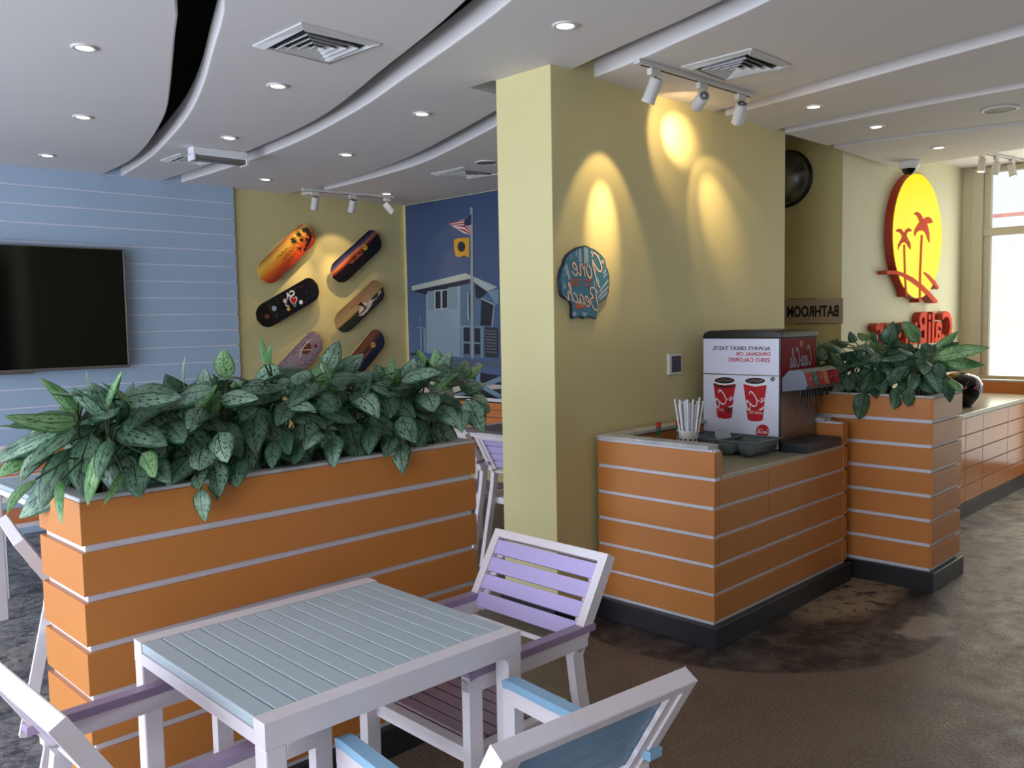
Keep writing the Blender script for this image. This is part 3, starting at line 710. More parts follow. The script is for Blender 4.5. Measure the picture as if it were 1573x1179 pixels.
ch = make_chair('slatted_armchair', 'white framed armchair with lilac slatted back at the right end of the slatted table', M['lilac'], M['mauve'], arm=M['mauve2'])
def put(o, x, y, deg): o.location = (x, y, 0); o.rotation_euler.z = math.radians(deg); return o
put(ch, 1.615, 1.762, 179)
c2 = put(dup(ch, label='white framed lilac armchair at the left end of the slatted table, cut by the frame'), .775, 1.815, 1)
c3 = put(make_chair('slatted_armchair', 'white framed armchair with sky blue slats in the bottom right foreground, seen from behind', M['slat_steel'], M['slat_sky'], arm=M['slat_sky']), 1.175, 1.235, 83.5)
c4 = put(dup(ch, label='lilac armchair just left of the pillar foot, at the brown table'), 3.85, 3.60, 2)
c5 = put(dup(ch, label='lilac armchair mostly behind the right end of the long planter'), 3.82, 4.12, 1)
c7 = put(dup(ch, label='lilac armchair behind the left end of the long planter'), 1.161, 3.22, -9)
bt = make_table('dining_table', 'brown topped white table in the bay left of the pillar', .7, 1.3, .74, M['brown_top'], 13); put(bt, 4.50, 4.0, 0)
lt = make_table('dining_table', 'white table with grey-blue slatted top behind the left end of the planter', .69, .95, .74, M['slat_blue'], 14); put(lt, 1.565, 4.545, 0)
# bench along the mural
def bench(label, L, x, y, deg, lw=.045):
    """slatted bench facing -x, origin at its middle"""
    t = thing('slatted_bench', label, 'bench'); fr = M['wframe']; y0, y1 = -L/2, L/2
    for ya in (y0, y1-lw):
        k = MB().mat(fr); k.bar2d([(-.215, 0), (-.215, .39)], lw, ya, ya+lw); k.build('leg', t, bevel=.003)
        k = MB().mat(fr); k.bar2d([(.17, 0), (.17, .42), (.21, .80)], .04, ya, ya+lw); k.build('leg', t, bevel=.003)
    k = MB().mat(fr); k.box(-.24, y0, .385, .18, y1, .41); k.bar2d([(.204, .775), (.208, .805)], .045, y0, y1); k.bar2d([(.17, .47), (.173, .50)], .04, y0, y1); k.build('frame', t)
    for i in range(4): k = MB().mat(M['orslat']); k.bar2d([(.172+.0078*i, .508+.066*i), (.179+.0078*i, .566+.066*i)], .018, y0+.04, y1-.04); k.build('back_slat', t)
    for i in range(6): k = MB().mat(M['orslat']); k.box(-.235+.066*i, y0, .411, -.177+.066*i, y1, .43); k.build('seat_slat', t)
    t.location = (x, y, 0); t.rotation_euler.z = math.radians(deg); return t
bench('white framed bench with orange slats below the lifeguard tower mural', 1.8, 5.23, 5.8, 0)
bench('white framed bench with orange slats behind the grey-blue table on the far left', 1.2, 1.90, 5.62, 90, .075)

# ================================================================== TELEVISION
t = thing('television', 'large black flat screen television on the blue board wall', 'television', (1.9, 7.0, 1.65))
k = MB().mat(M['silver']); ring_z = (1.195, 2.118)
x0, x1, z0, z1, yf = 1.06, 2.705, 1.195, 2.115, 6.90
k.box(x0, yf, z0, x1, 6.955, z0+.022); k.box(x0, yf, z1-.012, x1, 6.955, z1); k.box(x0, yf, z0+.022, x0+.014, 6.955, z1-.012); k.box(x1-.016, yf, z0+.022, x1, 6.955, z1-.012); k.build('bezel', t, bevel=.003)
k = MB().mat(M['black']); k.box(x0+.01, yf+.02, z0+.015, x1-.01, 6.965, z1-.01); k.box(1.6, 6.965, 1.4, 2.2, 6.9995, 1.9); k.build('housing', t)
k = MB().mat(M['screen']); k.box(x0+.014, yf+.006, z0+.022, x1-.016, yf+.019, z1-.012); k.build('screen', t)
k = MB().mat(M['silver']); k.box(1.75, yf+.005, z0-.012, 2.02, yf+.03, z0-.001); k.build('logo_bar', t)

# ================================================================== WALL SOCKET
t = thing('wall_switch', 'white framed dark control plate on the yellow wall left of the drinks machine', 'switch', (4.05, 2.76, 1.245))
k = MB().mat(M['offwhite']); k.box(3.995, 2.742, 1.188, 4.12, 2.7595, 1.304); k.build('plate', t, bevel=.004)
k = MB().mat(M['charcoal']); k.box(4.02, 2.738, 1.203, 4.105, 2.7415, 1.292); k.build('panel', t)
k = MB().mat(M['red']); k.box(4.083, 2.736, 1.272, 4.096, 2.7379, 1.284); k.build('indicator', t)

# ================================================================== FLAT ARTWORK HELPERS
def poly_on(k, px, ax, v, out, depth=.0):
    P = [on(p[0], p[1], ax, v) for p in px]
    if depth: k.prism(P, Vector(out)*depth)
    else: k.face(P)
OY, OX = (0, -1, 0), (-1, 0, 0)
#==PART3==
# ================================================================== SHELL SIGN
def cr(ox, oy, sc): return lambda x, y: (ox+x/sc, oy+y/sc)
c = cr(850, 370, 9.07)
YS = 2.7600
sh = thing('shell_sign', 'blue scallop shell shaped beach sign with mirrored lettering on the yellow pillar wall', 'sign', (3.28, 2.76, 1.68))
SHP = [(440,62),(395,75),(345,85),(300,110),(240,150),(195,190),(165,240),(148,290),(140,330),(115,370),(95,440),(83,520),(90,600),(97,680),(110,750),(150,790),(200,815),(240,850),(258,900),(260,980),(258,1040),(272,1085),(320,1070),(375,1050),(435,1085),(480,1055),(520,1060),(600,1085),(612,1020),(612,940),(620,880),(665,845),(710,815),(745,780),(770,720),(778,640),(782,540),(778,480),(760,400),(735,360),(725,300),(715,255),(680,210),(630,160),(570,115),(520,100),(480,72)]
YF = 2.744
k = MB().mat(M['navy']); P = [on(*c(*p), 1, YF) for p in SHP]; k.prism([Vector((p.x, YS-.0005, p.z)) for p in P], (0, YF-YS+.0005, 0)); k.build('edge', sh)
cen = sum(P, Vector())/len(P)
k = MB().mat(M['teal']); k.prism([Vector((cen.x+(p.x-cen.x)*.965, YF-.0003, cen.z+(p.z-cen.z)*.972)) for p in P], (0, -.0012, 0)); k.build('face', sh)
k = MB().mat(M['palegrey'])
for q in [((352,112),(385,105),(398,290),(356,290)),((425,85),(478,92),(492,315),(428,315)),((318,140),(330,140),(330,225),(314,205)),((238,190),(250,195),(258,250),(245,250)),((165,330),(190,320),(245,540),(215,545)),((100,270),(100,270),(100,271),(100,271)),
          ((150,365),(165,365),(200,480),(185,480)),((135,455),(150,455),(160,490),(148,490)),((135,560),(150,570),(185,650),(160,640)),((135,620),(145,620),(165,665),(150,665)),((525,130),(550,140),(545,180),(520,180)),((625,185),(645,215),(635,245),(620,235)),
          ((665,265),(712,262),(700,320),(660,300)),((690,350),(705,350),(690,385),(680,380)),((690,440),(730,390),(740,410),(700,470)),((700,490),(745,440),(745,465),(705,520)),((640,690),(760,530),(768,560),(650,720)),((630,760),(768,620),(765,650),(630,800)),((640,810),(760,690),(745,740),(650,830)),
          ((560,330),(600,420),(590,440),(555,400)),((570,560),(580,560),(580,640),(570,630)),((600,480),(640,560),(640,640),(610,560))][:]:
    P = [on(*c(*p), 1, YF-.0016) for p in q]; k.face([Vector((p.x, YF-.0018, p.z)) for p in P])
for q in [((275,990),(300,980),(328,1010),(310,1030),(285,1048),(270,1030)), ((398,990),(430,1000),(475,990),(470,1015),(440,1045),(410,1025))]:
    k.face([on(*c(*p), 1, YF-.0018) for p in q])
k.build('shell_rays', sh)
def qd(fn, ax, v, *pts): return [on(*fn(*p), ax, v) for p in pts]
k = MB().mat(M['navy'])
Q1 = qd(c, 1, YF-.002, (672,655), (258,585), (258,130), (672,178)); Q2 = qd(c, 1, YF-.002, (632,975), (168,820), (168,570), (632,668))
script(k, 'Gone', Q1, OY, w=.155); script(k, 'Beach', Q2, OY, w=.165)
k.mat(M['creamtext']); script(k, 'Gone', Q1, OY, w=.095, lift=.0008); script(k, 'Beach', Q2, OY, w=.10, lift=.0008); k.build('lettering', sh)
k = MB().mat(M['navy']); put_text(k, 'TO THE', qd(c, 1, YF-.002, (545,642), (235,637), (235,526), (545,536)), OY, offset=.03)
k.mat(M['rust']); put_text(k, 'TO THE', qd(c, 1, YF-.0026, (540,634), (232,630), (232,522), (540,530)), OY, offset=.02)
for m_, dx in ((M['navy'], 4), (M['rust'], 0)):
    k.mat(m_); yy = YF-.002-(0 if dx else .0008); k.face([on(*c(x+dx, y+dx), 1, yy) for x, y in ((285,903),(355,850),(355,878),(448,882),(448,935),(355,935),(355,965))])
k.build('small_lettering', sh)

# ================================================================== BATHROOM SIGN
c = cr(1190, 440, 13.1); XW = 6.4
bs = thing('bathroom_sign', 'pale board sign reading bathroom in mirrored black stencil letters in the dark corridor', 'sign', (XW, 3.05, 1.54))
P = [on(*c(*p), 0, XW-.015) for p in ((205,262),(1372,230),(1365,742),(205,752))]
P[0].y = P[3].y = 3.37
k = MB().mat(M['signboard']); k.prism([Vector((XW-.0005, p.y, p.z)) for p in P], (-.0145, 0, 0)); k.build('board', bs, bevel=.002)
k = MB().mat(M['black'])
put_text(k, 'BATHROOM', qd(c, 0, XW-.0158, (1288,606), (245,622), (245,392), (1288,368)), OX, offset=.035)
k.face([on(*c(*p), 0, XW-.0158) for p in ((260,262),(860,244),(860,236),(260,250))]); k.face([on(*c(*p), 0, XW-.0158) for p in ((440,738),(1240,733),(1240,742),(440,748))])
zc_ = 1.545; k.face([Vector((XW-.0158, y, z)) for y, z in ((3.30, zc_+.055), (3.34, zc_+.055), (3.365, zc_), (3.34, zc_-.055), (3.30, zc_-.055), (3.33, zc_))]); k.build('lettering', bs)

# convex mirror in the corridor
t = thing('convex_mirror', 'dark convex mirror high on the corridor wall, half hidden by the pillar wall', 'mirror', (XW, 3.29, 2.58))
k = MB().mat(M['black']); k.lathe((XW-.0005, 3.29, 2.57), [(0, 0), (.215, 0), (.222, .012), (.215, .03), (0, .03)], axis=(-1, 0, 0), n=40); k.build('rim', t)
k = MB().mat(M['mirror']); k.lathe((XW-.031, 3.29, 2.57), [(.207*math.cos(a*PI/2/10), .14*math.sin(a*PI/2/10)) for a in range(11)], axis=(-1, 0, 0), n=40); k.build('mirror_dome', t)

# ================================================================== ROUND LIT SIGN AND LETTERS
c = cr(1320, 260, 4.37); YW, YF = 2.84, 2.773
def solid(k, pts, y0, y1, side, front):
    A = [Vector((p.x, y0, p.z)) for p in pts]; B = [Vector((p.x, y1, p.z)) for p in pts]; n = len(A)
    k.mat(side); k.add(A+B, [(i, (i+1) % n, n+(i+1) % n, n+i) for i in range(n)]+[tuple(range(n))]); k.mat(front); k.add(B, [tuple(range(n))])
rs = thing('round_sign', 'round lit yellow sign with two coral palm trees on the cream wall', 'sign', (7.75, YW, 2.15))
E_ = [Vector((7.75+.566*math.cos(a*2*PI/72), 0, 2.163+.532*math.sin(a*2*PI/72))) for a in range(72)]
k = MB(); solid(k, E_, YW-.0005, YF+.002, M['signside'], M['signside']); k.build('can', rs)
k = MB().mat(M['sign_yellow']); k.prism([Vector((7.75+(p.x-7.75)*.985, YF+.0018, 2.163+(p.z-2.163)*.985)) for p in E_], (0, -.004, 0)); k.build('lit_face', rs, props={'label': 'lit yellow face'})
def px_solid(name, lists, yf=YF-.006, back=YW-.0005, m=None):
    for pts in lists:
        k = MB(); solid(k, [on(*c(*p), 1, yf) for p in pts], back, yf, M['signside'], m or M['salmon']); k.build(name, rs)
fr1 = [(365,298),(385,284),(405,292),(420,310),(430,335),(445,322),(465,318),(485,330),(495,355),(475,362),(455,362),(462,385),(472,430),(474,495),(460,470),(450,440),(440,420),(425,410),(405,410),(388,420),(375,450),(368,430),(375,400),(390,375),(405,352),(395,325),(385,308)]
fr2 = [(245,415),(260,398),(280,398),(295,415),(302,430),(312,405),(330,393),(345,398),(354,415),(335,418),(322,425),(318,445),(330,470),(345,500),(345,540),(330,520),(318,498),(303,488),(285,495),(270,520),(260,542),(262,505),(275,480),(285,462),(288,445),(275,425),(260,420)]
px_solid('palm_crown', [fr1, fr2], back=YF-.0035)
px_solid('palm_trunk', [[(415,440),(427,440),(420,600),(416,700),(414,860),(410,893),(400,893),(402,860),(403,700),(408,600)], [(298,505),(308,505),(310,600),(314,720),(322,830),(326,850),(315,855),(308,810),(303,720),(300,600)]])
px_solid('ground_arc', [[(185,678),(250,680),(300,695),(360,725),(420,770),(480,828),(528,885),(520,898),(500,895),(455,845),(410,800),(350,755),(290,718),(240,702),(185,703)], [(438,688),(470,708),(510,750),(536,792),(530,803),(500,775),(460,725),(435,697)]], yf=YF-.008)
wl = thing('wall_lettering', 'red standing letters of the shop name, mirrored, on the cream wall under the round sign', 'sign lettering', (7.7, YW, 1.4))
vs_, fs_ = text_geo('B', .02); cap = max(v.y for v in vs_)
XS, XE, LZ0, LZ1 = on(1463, 500, 1, 2.775).x, on(1345, 500, 1, 2.775).x, 1.25, 1.52
word = 'CaliBurger'; w_ = []
vs_, _ = text_geo(word, .02); tot0 = min(v.x for v in vs_); tot1 = max(v.x for v in vs_)
pos = 0
for i, chh in enumerate(word):
    a0 = tot0 if i == 0 else None
    full, _ = text_geo(word[:i+1], .02); xe = max(v.x for v in full)
    one, _ = text_geo(chh, .02); wd = max(v.x for v in one)-min(v.x for v in one)
    xs_, xe_ = xe-wd, xe
    fx = lambda x: XS+(XE-XS)*(x-tot0)/(tot1-tot0)
    ymn = min(v.y for v in one); ymx = max(v.y for v in one)
    zf = lambda y: LZ0+(LZ1-LZ0)*y/cap
    q = [Vector((fx(xs_), YW-.0005, zf(ymn))), Vector((fx(xe_), YW-.0005, zf(ymn))), Vector((fx(xe_), YW-.0005, zf(ymx))), Vector((fx(xs_), YW-.0005, zf(ymx)))]
    k = MB().mat(M['salmon']); P_, Q_, ed, kk = put_text(k, chh, q, OY, depth=.065, offset=.02)
    o0 = k.add(P_+Q_, []); k.mat(M['signside']); k.add(P_+Q_, [(a_, b_, kk+b_, kk+a_) for a_, b_ in ed]); k.build('letter', wl)

# ================================================================== DRINKS MACHINE
c = cr(1070, 500, 6.205)
CT = .785
mx0, mx1, my0, my1 = 4.232, 4.640, 2.203, 2.672
t = thing('drinks_machine', 'tall soft drink dispenser with white poster side on the orange counter', 'drinks dispenser', ((mx0+mx1)/2, 2.44, CT))
k = MB().mat(M['steel']); k.box(mx0+.004, my0+.004, CT, mx1, my1, 1.388); k.build('body', t)
k = MB().mat(M['black'])
pr_ = [(my0-.012, 1.385), (my0-.012, 1.400), (my0+.0, 1.418), (my0+.05, 1.428), (my0+.25, 1.432), (my1-.04, 1.428), (my1-.005, 1.415), (my1+.004, 1.395), (my1+.004, 1.385)]
k.prism([(mx0-.006, y, z) for y, z in pr_], (mx1-mx0+.012, 0, 0)); k.build('top_cover', t, bevel=.006, seg=3)
k = MB().mat(M['black']); k.box(mx0-.003, my0-.001, CT, mx0+.004, my0+.008, 1.385); k.build('edge_strip', t)
k = MB().mat(M['poster']); k.box(mx0-.002, my0+.009, CT+.012, mx0+.004, my1, 1.183); k.box(mx0-.002, my0+.009, 1.190, mx0+.004, my1, 1.383); k.build('side_panel', t)
XP = mx0-.0026
k = MB().mat(M['navy']); put_text(k, 'ALWAYS GREAT TASTE,', qd(c, 0, XP, (705,243), (150,236), (150,195), (705,199)), OX, offset=.022)
k.mat(M['red']); put_text(k, 'ORIGINAL OR', qd(c, 0, XP, (705,290), (372,285), (372,250), (705,254)), OX, offset=.022)
put_text(k, 'ZERO CALORIES', qd(c, 0, XP, (705,348), (304,341), (304,304), (705,311)), OX, offset=.022); k.build('side_lettering', t)
def ell(cx_, cy_, rx, ry, n=28): return [(cx_+rx*math.cos(2*PI*i/n), cy_+ry*math.sin(2*PI*i/n)) for i in range(n)]
def flat(k, pts, lift): k.face([on(*c(*p), 0, XP-lift) for p in pts])
def grp(name): return MB()
for nm, cx_, body, zero in (('cup_picture', 267, [(160,545),(377,558),(357,650),(335,872),(315,884),(268,888),(222,880),(198,868),(180,700)], True), ('cup_picture', 558, [(446,550),(668,566),(652,680),(632,895),(612,908),(560,912),(512,905),(487,893),(466,700)], False)):
    k = MB().mat(M['dkred' if 0 else 'red']); flat(k, body, .0002)
    cy_ = 521 if zero else 525
    k.mat(M['white']); flat(k, ell(cx_, cy_+4, 110, 40), .0004); flat(k, [(cx_-110, cy_+4), (cx_+110, cy_+10), (cx_+106, cy_+40), (cx_, cy_+56), (cx_-100, cy_+34)] if not zero else [(cx_-110, cy_+4), (cx_+110, cy_+10), (cx_+108, cy_+32), (cx_, cy_+46), (cx_-104, cy_+24)], .0005)
    k.mat(M['pepper' if 0 else 'navy'])
    k.mat(M['black']); flat(k, ell(cx_, cy_, 96, 30), .0008)
    if zero: flat(k, [(164,548),(200,566),(267,575),(330,570),(372,556),(370,575),(330,590),(267,595),(200,586),(166,570)], .0009)
    k.mat(paint('ice_brown', (150, 110, 90), .3))
    for j in range(9): flat(k, ell(cx_-70+j*17+((j*7) % 5), cy_-8+((j*13) % 17), 8, 6, 6), .001)
    k.mat(M['white'])
    if zero: script(k, 'a-Co', qd(c, 0, XP-.0012, (350,700), (178,790), (172,600), (352,650)), OX, w=.10)
    else: script(k, 'a-Co', qd(c, 0, XP-.0012, (648,715), (472,815), (462,615), (650,660)), OX, w=.10)
    flat(k, [(300,772),(335,760),(352,740),(345,768),(318,785)] if zero else [(590,800),(620,785),(640,762),(634,792),(608,808)], .0012)
    if zero:
        k.mat(M['black']); put_text(k, 'ZERO', qd(c, 0, XP-.0012, (346,826), (268,828), (268,780), (346,776)), OX, offset=.04)
        k.mat(M['creamtext']); put_text(k, 'CALO', qd(c, 0, XP-.0012, (262,818), (202,806), (202,782), (262,792)), OX)
    else:
        k.mat(M['creamtext']); put_text(k, 'ORIGINAL TASTE', qd(c, 0, XP-.0012, (628,848), (500,836), (500,806), (628,822)), OX)
    k.build(nm, t)
k = MB().mat(M['red']); flat(k, ell(630, 1005, 64, 64), .0004); k.mat(M['white']); script(k, 'Coca-Cola', qd(c, 0, XP-.0008, (690,1030), (580,1020), (580,975), (690,990)), OX, w=.12); k.build('round_badge', t)
k = MB().mat(M['charcoal']); flat(k, ell(726, 508, 22, 22), .0004); k.mat(M['palegrey']); flat(k, ell(720, 500, 7, 7), .0008); flat(k, ell(735, 514, 6, 8), .0008); k.build('swirl_mark', t)
# front
YP = my0-.0005
k = MB().mat(M['dkred']); k.box(mx0+.008, my0-.002, 1.118, mx1-.003, my0+.0035, 1.383); k.build('front_panel', t)
k = MB().mat(M['palegrey'])
Qf = [Vector((4.575, YP-.0020, 1.235)), Vector((4.33, YP-.0020, 1.225)), Vector((4.33, YP-.0020, 1.325)), Vector((4.575, YP-.0020, 1.34))]
script(k, 'Coca-Cola', Qf, OY, w=.13)
k.mat(M['rust']); k.face([Vector((4.46+.02*math.cos(a*PI/6), YP-.0020, 1.352+.018*math.sin(a*PI/6))) for a in range(12)]); k.build('front_logo', t)
# dispensing head
hx0, hx1 = 4.240, 4.628
k = MB().mat(M['grey_head']); k.prism([(hx0, y, z) for y, z in ((my0, 1.10), (2.068, 1.118), (2.055, 1.14), (2.075, 1.212), (2.10, 1.225), (2.165, 1.218), (my0, 1.175))], (hx1-hx0, 0, 0)); k.build('dispensing_head', t, bevel=.006, seg=3)
cols = ['red', 'green_label', 'red', 'amber', 'dkred', 'red']; ww = (hx1-hx0-.02)/6
for i, cl in enumerate(cols):
    x = hx0+.012+i*ww
    q = [Vector((x, 2.0555, 1.138)), Vector((x+ww-.006, 2.0555, 1.138)), Vector((x+ww-.006, 2.0735, 1.208)), Vector((x, 2.0735, 1.208))]
    k = MB().mat(M[cl]); k.prism(q, (0, -.003, .0008)); k.mat(M['creamtext']); mq = [q[0].lerp(q[2], .5)+Vector((dx, -.0045, dz)) for dx, dz in ((-.014, -.004), (.008, .002), (.014, .008), (-.006, .002))]
    k.face(mq); k.build('flavour_label', t)
    k = MB().mat(M['black']); k.cyl((x+ww/2, 2.115, 1.118), .014, -.05, n=14, r2=.010); k.build('nozzle', t)
    k = MB().mat(M['black']); k.tube([(x+ww/2, 2.14, 1.115), (x+ww/2, 2.15, 1.05), (x+ww/2, 2.135, 1.0)], .0035, n=6); k.build('lever', t)
k = MB().mat(M['charcoal']); k.box(mx0+.0, 2.052, CT+.0005, mx1+.0, my0-.001, CT+.05); k.build('drip_tray', t, bevel=.008, seg=3)
k = MB().mat(M['silver']); 
for i in range(9): k.box(mx0+.02, 2.065+i*.014, CT+.0505, mx1-.02, 2.068+i*.014, CT+.052)
k.build('drip_grid', t)

# ================================================================== COUNTER THINGS
t = thing('cutlery_tray', 'grey-green plastic cutlery tray with rounded compartments in front of the drinks machine', 'tray', (4.06, 2.43, CT))
tx0, tx1, ty0, ty1, tz = 3.912, 4.205, 2.165, 2.655, .868
k = MB().mat(M['grey_plastic']); n = 64; V = []; F = []
def lobe(y):
    u = (y-ty0-.02)/(ty1-ty0-.04)*4; f = u-math.floor(u); return tz-.018-.062*math.sqrt(max(0, 1-(2*f-1)**2))
secs = []
for i in range(n+1):
    y = ty0+.02+(ty1-ty0-.04)*i/n; zb = lobe(y); secs.append([(tx0+.012, y, tz-.003), (tx0+.022, y, (tz+zb)/2), (tx0+.035, y, zb+.002), (tx1-.035, y, zb+.002), (tx1-.022, y, (tz+zb)/2), (tx1-.012, y, tz-.003)])
for s_ in secs: V += s_
for i in range(n):
    for j in range(5): F.append((i*6+j, i*6+j+1, (i+1)*6+j+1, (i+1)*6+j))
k.add(V, F, True); k.add(secs[0], [tuple(range(6))]); k.add(secs[-1], [tuple(range(6))]); o = k.build('basin', t)
sd = o.modifiers.new('thick', 'SOLIDIFY'); sd.thickness = .003
k = MB().mat(M['grey_plastic']); ring(k, tx0, ty0, tx1, ty1, tz-.006, tz, .021); k.box(tx0+.01, 2.40, tz-.02, tx1-.01, 2.41, tz-.004); k.build('rim', t, bevel=.004)
tag(MB().mat(M['palegrey']).build('x') if 0 else t, t['label'], 'tray')
k = MB().mat(M['palegrey']); k.lathe((4.08, 2.46, .862), [(0, 0), (.036, .0), (.044, .012), (.040, .014), (0, .005)], axis=(-.5, -.5, .7)); tag(k.build('plastic_lid'), 'clear round plastic lid lying in the cutlery tray', 'lid')
# straw holder
hx, hy = 3.612, 2.368
t = thing('straw_holder', 'white perforated cup holding paper wrapped straws on the counter', 'straw holder', (hx, hy, CT))
k = MB().mat(M['offwhite']); k.lathe((hx, hy, CT), [(0, .001), (.042, .001), (.048, .158), (.055, .162), (.055, .166), (.046, .166), (.040, .01), (0, .01)]); k.build('cup', t)
k = MB().mat(M['dark'])
for a in range(12):
    for z in (.062, .082, .102, .122):
        an = a*PI/6+.25; r = .0425+z*.037; d = Vector((math.cos(an), math.sin(an), 0)); ctr = Vector((hx, hy, CT+z))+d*(r+.0006); u = Vector((-d.y, d.x, 0))
        k.add([ctr+u*.0055*math.cos(j*PI/5)+Vector((0, 0, .0062*math.sin(j*PI/5))) for j in range(10)], [tuple(range(10))])
k.build('perforation', t)
rs_ = random.Random(3)
for i in range(20):
    an = i*2.4; rr = .030*math.sqrt((i+.5)/20); b0 = Vector((hx+rr*.8*math.cos(an), hy+rr*.8*math.sin(an), CT+.012)); lean = rr*1.5
    b1 = Vector((hx+math.cos(an)*(rr+lean), hy+math.sin(an)*(rr+lean), CT+.012+.285+rs_.uniform(-.02, .02)))
    k = MB().mat(M['straw']); k.tube([b0, b1], .0042, n=6); d = (b1-b0).normalized(); k.tube([b1, b1+d*.01], .0042, n=6, r_end=.006)
    tag(k.build('wrapped_straw'), 'white paper wrapped straw standing in the perforated holder', 'straw', 'wrapped straws in the holder')
def bottle(x, y, lab):
    t = thing('sauce_bottle', lab, 'sauce bottle', (x, y, CT), 'small hot sauce bottles')
    k = MB().mat(M['pepper']); k.lathe((x, y, CT), [(0, .001), (.02, .001), (.022, .006), (.022, .085), (.016, .105), (.009, .118), (.009, .15), (0, .15)]); k.build('bottle', t)
    k = MB().mat(M['green_label']); k.lathe((x, y, CT), [(.0096, .118), (.0118, .121), (.0112, .154), (.0096, .155)]); k.build('neck_label', t)
    k = MB().mat(M['white']); k.lathe((x, y, CT), [(.0224, .03), (.0226, .031), (.0226, .075), (.0224, .076)]); k.build('label_band', t)
    k = MB().mat(M['red']); k.lathe((x, y, CT), [(.0118, .154), (.0118, .178), (.010, .181), (0, .181)]); k.build('cap', t)
bottle(3.69, 2.600, 'red capped sauce bottle nearest the left end of the counter, clear of the straw holder')
bottle(3.80, 2.556, 'red capped sauce bottle half hidden behind the straw holder')
bottle(3.885, 2.515, 'sauce bottle nearly hidden between the straws and the drinks machine')
# helmet
t = thing('helmet', 'glossy black helmet with pink and violet bands on the far tiled counter', 'helmet', (7.28, 2.26, .772))
H0 = Vector((7.28, 2.27, .772))
k = MB().mat(M['helmet']); k.lathe(H0, [(0, .001), (.085, .001), (.10, .02), (.135, .07), (.158, .13), (.155, .18), (.125, .232), (.07, .258), (0, .266)], n=36); k.build('shell', t)
for m_, a0, a1 in ((M['pinkband'], -2.7, -2.1), (M['violet'], -1.9, -1.55), (M['pinkband'], -1.35, -1.15)):
    k = MB().mat(m_); A = []; B_ = []
    for i in range(12):
        s_ = i/11; r = .160*math.cos(s_*1.1+.05); z = .135+.135*math.sin(s_*1.15+.1); r = .1595*math.sqrt(max(0, 1-((z-.14)/.131)**2)) + .003; z = min(z, .262)
        for L_, a in ((A, a0+s_*.6), (B_, a1+s_*.6-.1*s_)): L_.append(H0+Vector((r*math.cos(a), r*math.sin(a), z)))
    m__ = len(A); k.add(A+B_, [(i, i+1, m__+i+1, m__+i) for i in range(m__-1)], True); k.build('stripe', t)
#==PART4==
# ================================================================== SKATEBOARDS
def board_mat(name, stops, ax=1, lo=-.1, hi=.1, noise=(.06, 3, 30), rough=.25):
    """printed artwork: colour bands across (ax=1) or along (ax=0) the deck, streaked by noise"""
    m, nt, b = new_mat(name); N = nt.nodes; L = nt.links
    tc = N.new('ShaderNodeTexCoord'); sp = N.new('ShaderNodeSeparateXYZ'); L.new(tc.outputs['Object'], sp.inputs[0])
    mp = N.new('ShaderNodeMapping'); mp.inputs['Scale'].default_value = (noise[1], noise[2], 1); L.new(tc.outputs['Object'], mp.inputs[0])
    nz = N.new('ShaderNodeTexNoise'); nz.inputs['Scale'].default_value = 1; nz.inputs['Detail'].default_value = 5; L.new(mp.outputs[0], nz.inputs['Vector'])
    mr = N.new('ShaderNodeMapRange'); mr.inputs[1].default_value = lo; mr.inputs[2].default_value = hi; L.new(sp.outputs[ax], mr.inputs[0])
    ad = N.new('ShaderNodeMath'); ad.operation = 'MULTIPLY_ADD'; L.new(nz.outputs[0], ad.inputs[0]); ad.inputs[1].default_value = noise[0]*5
    ad2 = N.new('ShaderNodeMath'); ad2.operation = 'SUBTRACT'; L.new(mr.outputs[0], ad.inputs[2]); L.new(ad.outputs[0], ad2.inputs[0]); ad2.inputs[1].default_value = noise[0]*2.5
    r = N.new('ShaderNodeValToRGB'); L.new(ad2.outputs[0], r.inputs[0]); e = r.color_ramp.elements
    while len(e) < len(stops): e.new(.5)
    for el, (p, c_) in zip(e, stops): el.position = p; el.color = lin(c_)
    L.new(r.outputs[0], b.inputs['Base Color']); b.inputs['Roughness'].default_value = rough; return m
DKS = [((4.165, 2.15), 41, .72, 'sunset orange skateboard deck with palms, upper left of the six', board_mat('deck_sunset', [(0, (150, 50, 30)), (.35, (206, 88, 34)), (.6, (226, 150, 50)), (.8, (238, 196, 84)), (1, (206, 120, 60))], noise=(.09, 2, 26))),
       ((4.92, 2.155), 38, .70, 'black skateboard deck with dusk stripe and yellow disc, upper right of the six', board_mat('deck_dusk', [(0, (14, 12, 14)), (.52, (22, 14, 16)), (.62, (150, 60, 32)), (.72, (206, 120, 70)), (.82, (70, 70, 110)), (1, (26, 26, 44))], noise=(.05, 2, 10))),
       ((4.16, 1.71), 27, .71, 'black skateboard deck with letters and a red heart, middle left of the six', board_mat('deck_black', [(0, (16, 14, 16)), (.5, (24, 18, 20)), (1, (14, 13, 16))])),
       ((4.94, 1.675), 37, .69, 'tan skateboard deck with a surfer on a wave, middle right of the six', board_mat('deck_surf', [(0, (36, 40, 28)), (.40, (60, 58, 38)), (.46, (196, 160, 104)), (.75, (176, 142, 96)), (1, (150, 118, 80))], noise=(.02, 3, 4))),
       ((4.21, 1.165), 41, .72, 'purple grey patterned skateboard deck behind the leaves, lower left of the six', board_mat('deck_print', [(0, (120, 96, 108)), (.35, (176, 156, 168)), (.5, (110, 84, 92)), (.65, (186, 170, 184)), (1, (134, 110, 120))], noise=(.5, 60, 60))),
       ((4.93, 1.165), 43, .72, 'rust and navy skateboard deck with yellow disc, lower right of the six', board_mat('deck_navy', [(0, (20, 26, 50)), (.45, (34, 34, 58)), (.6, (96, 58, 46)), (.8, (140, 84, 46)), (1, (120, 74, 48))], noise=(.08, 4, 14)))]
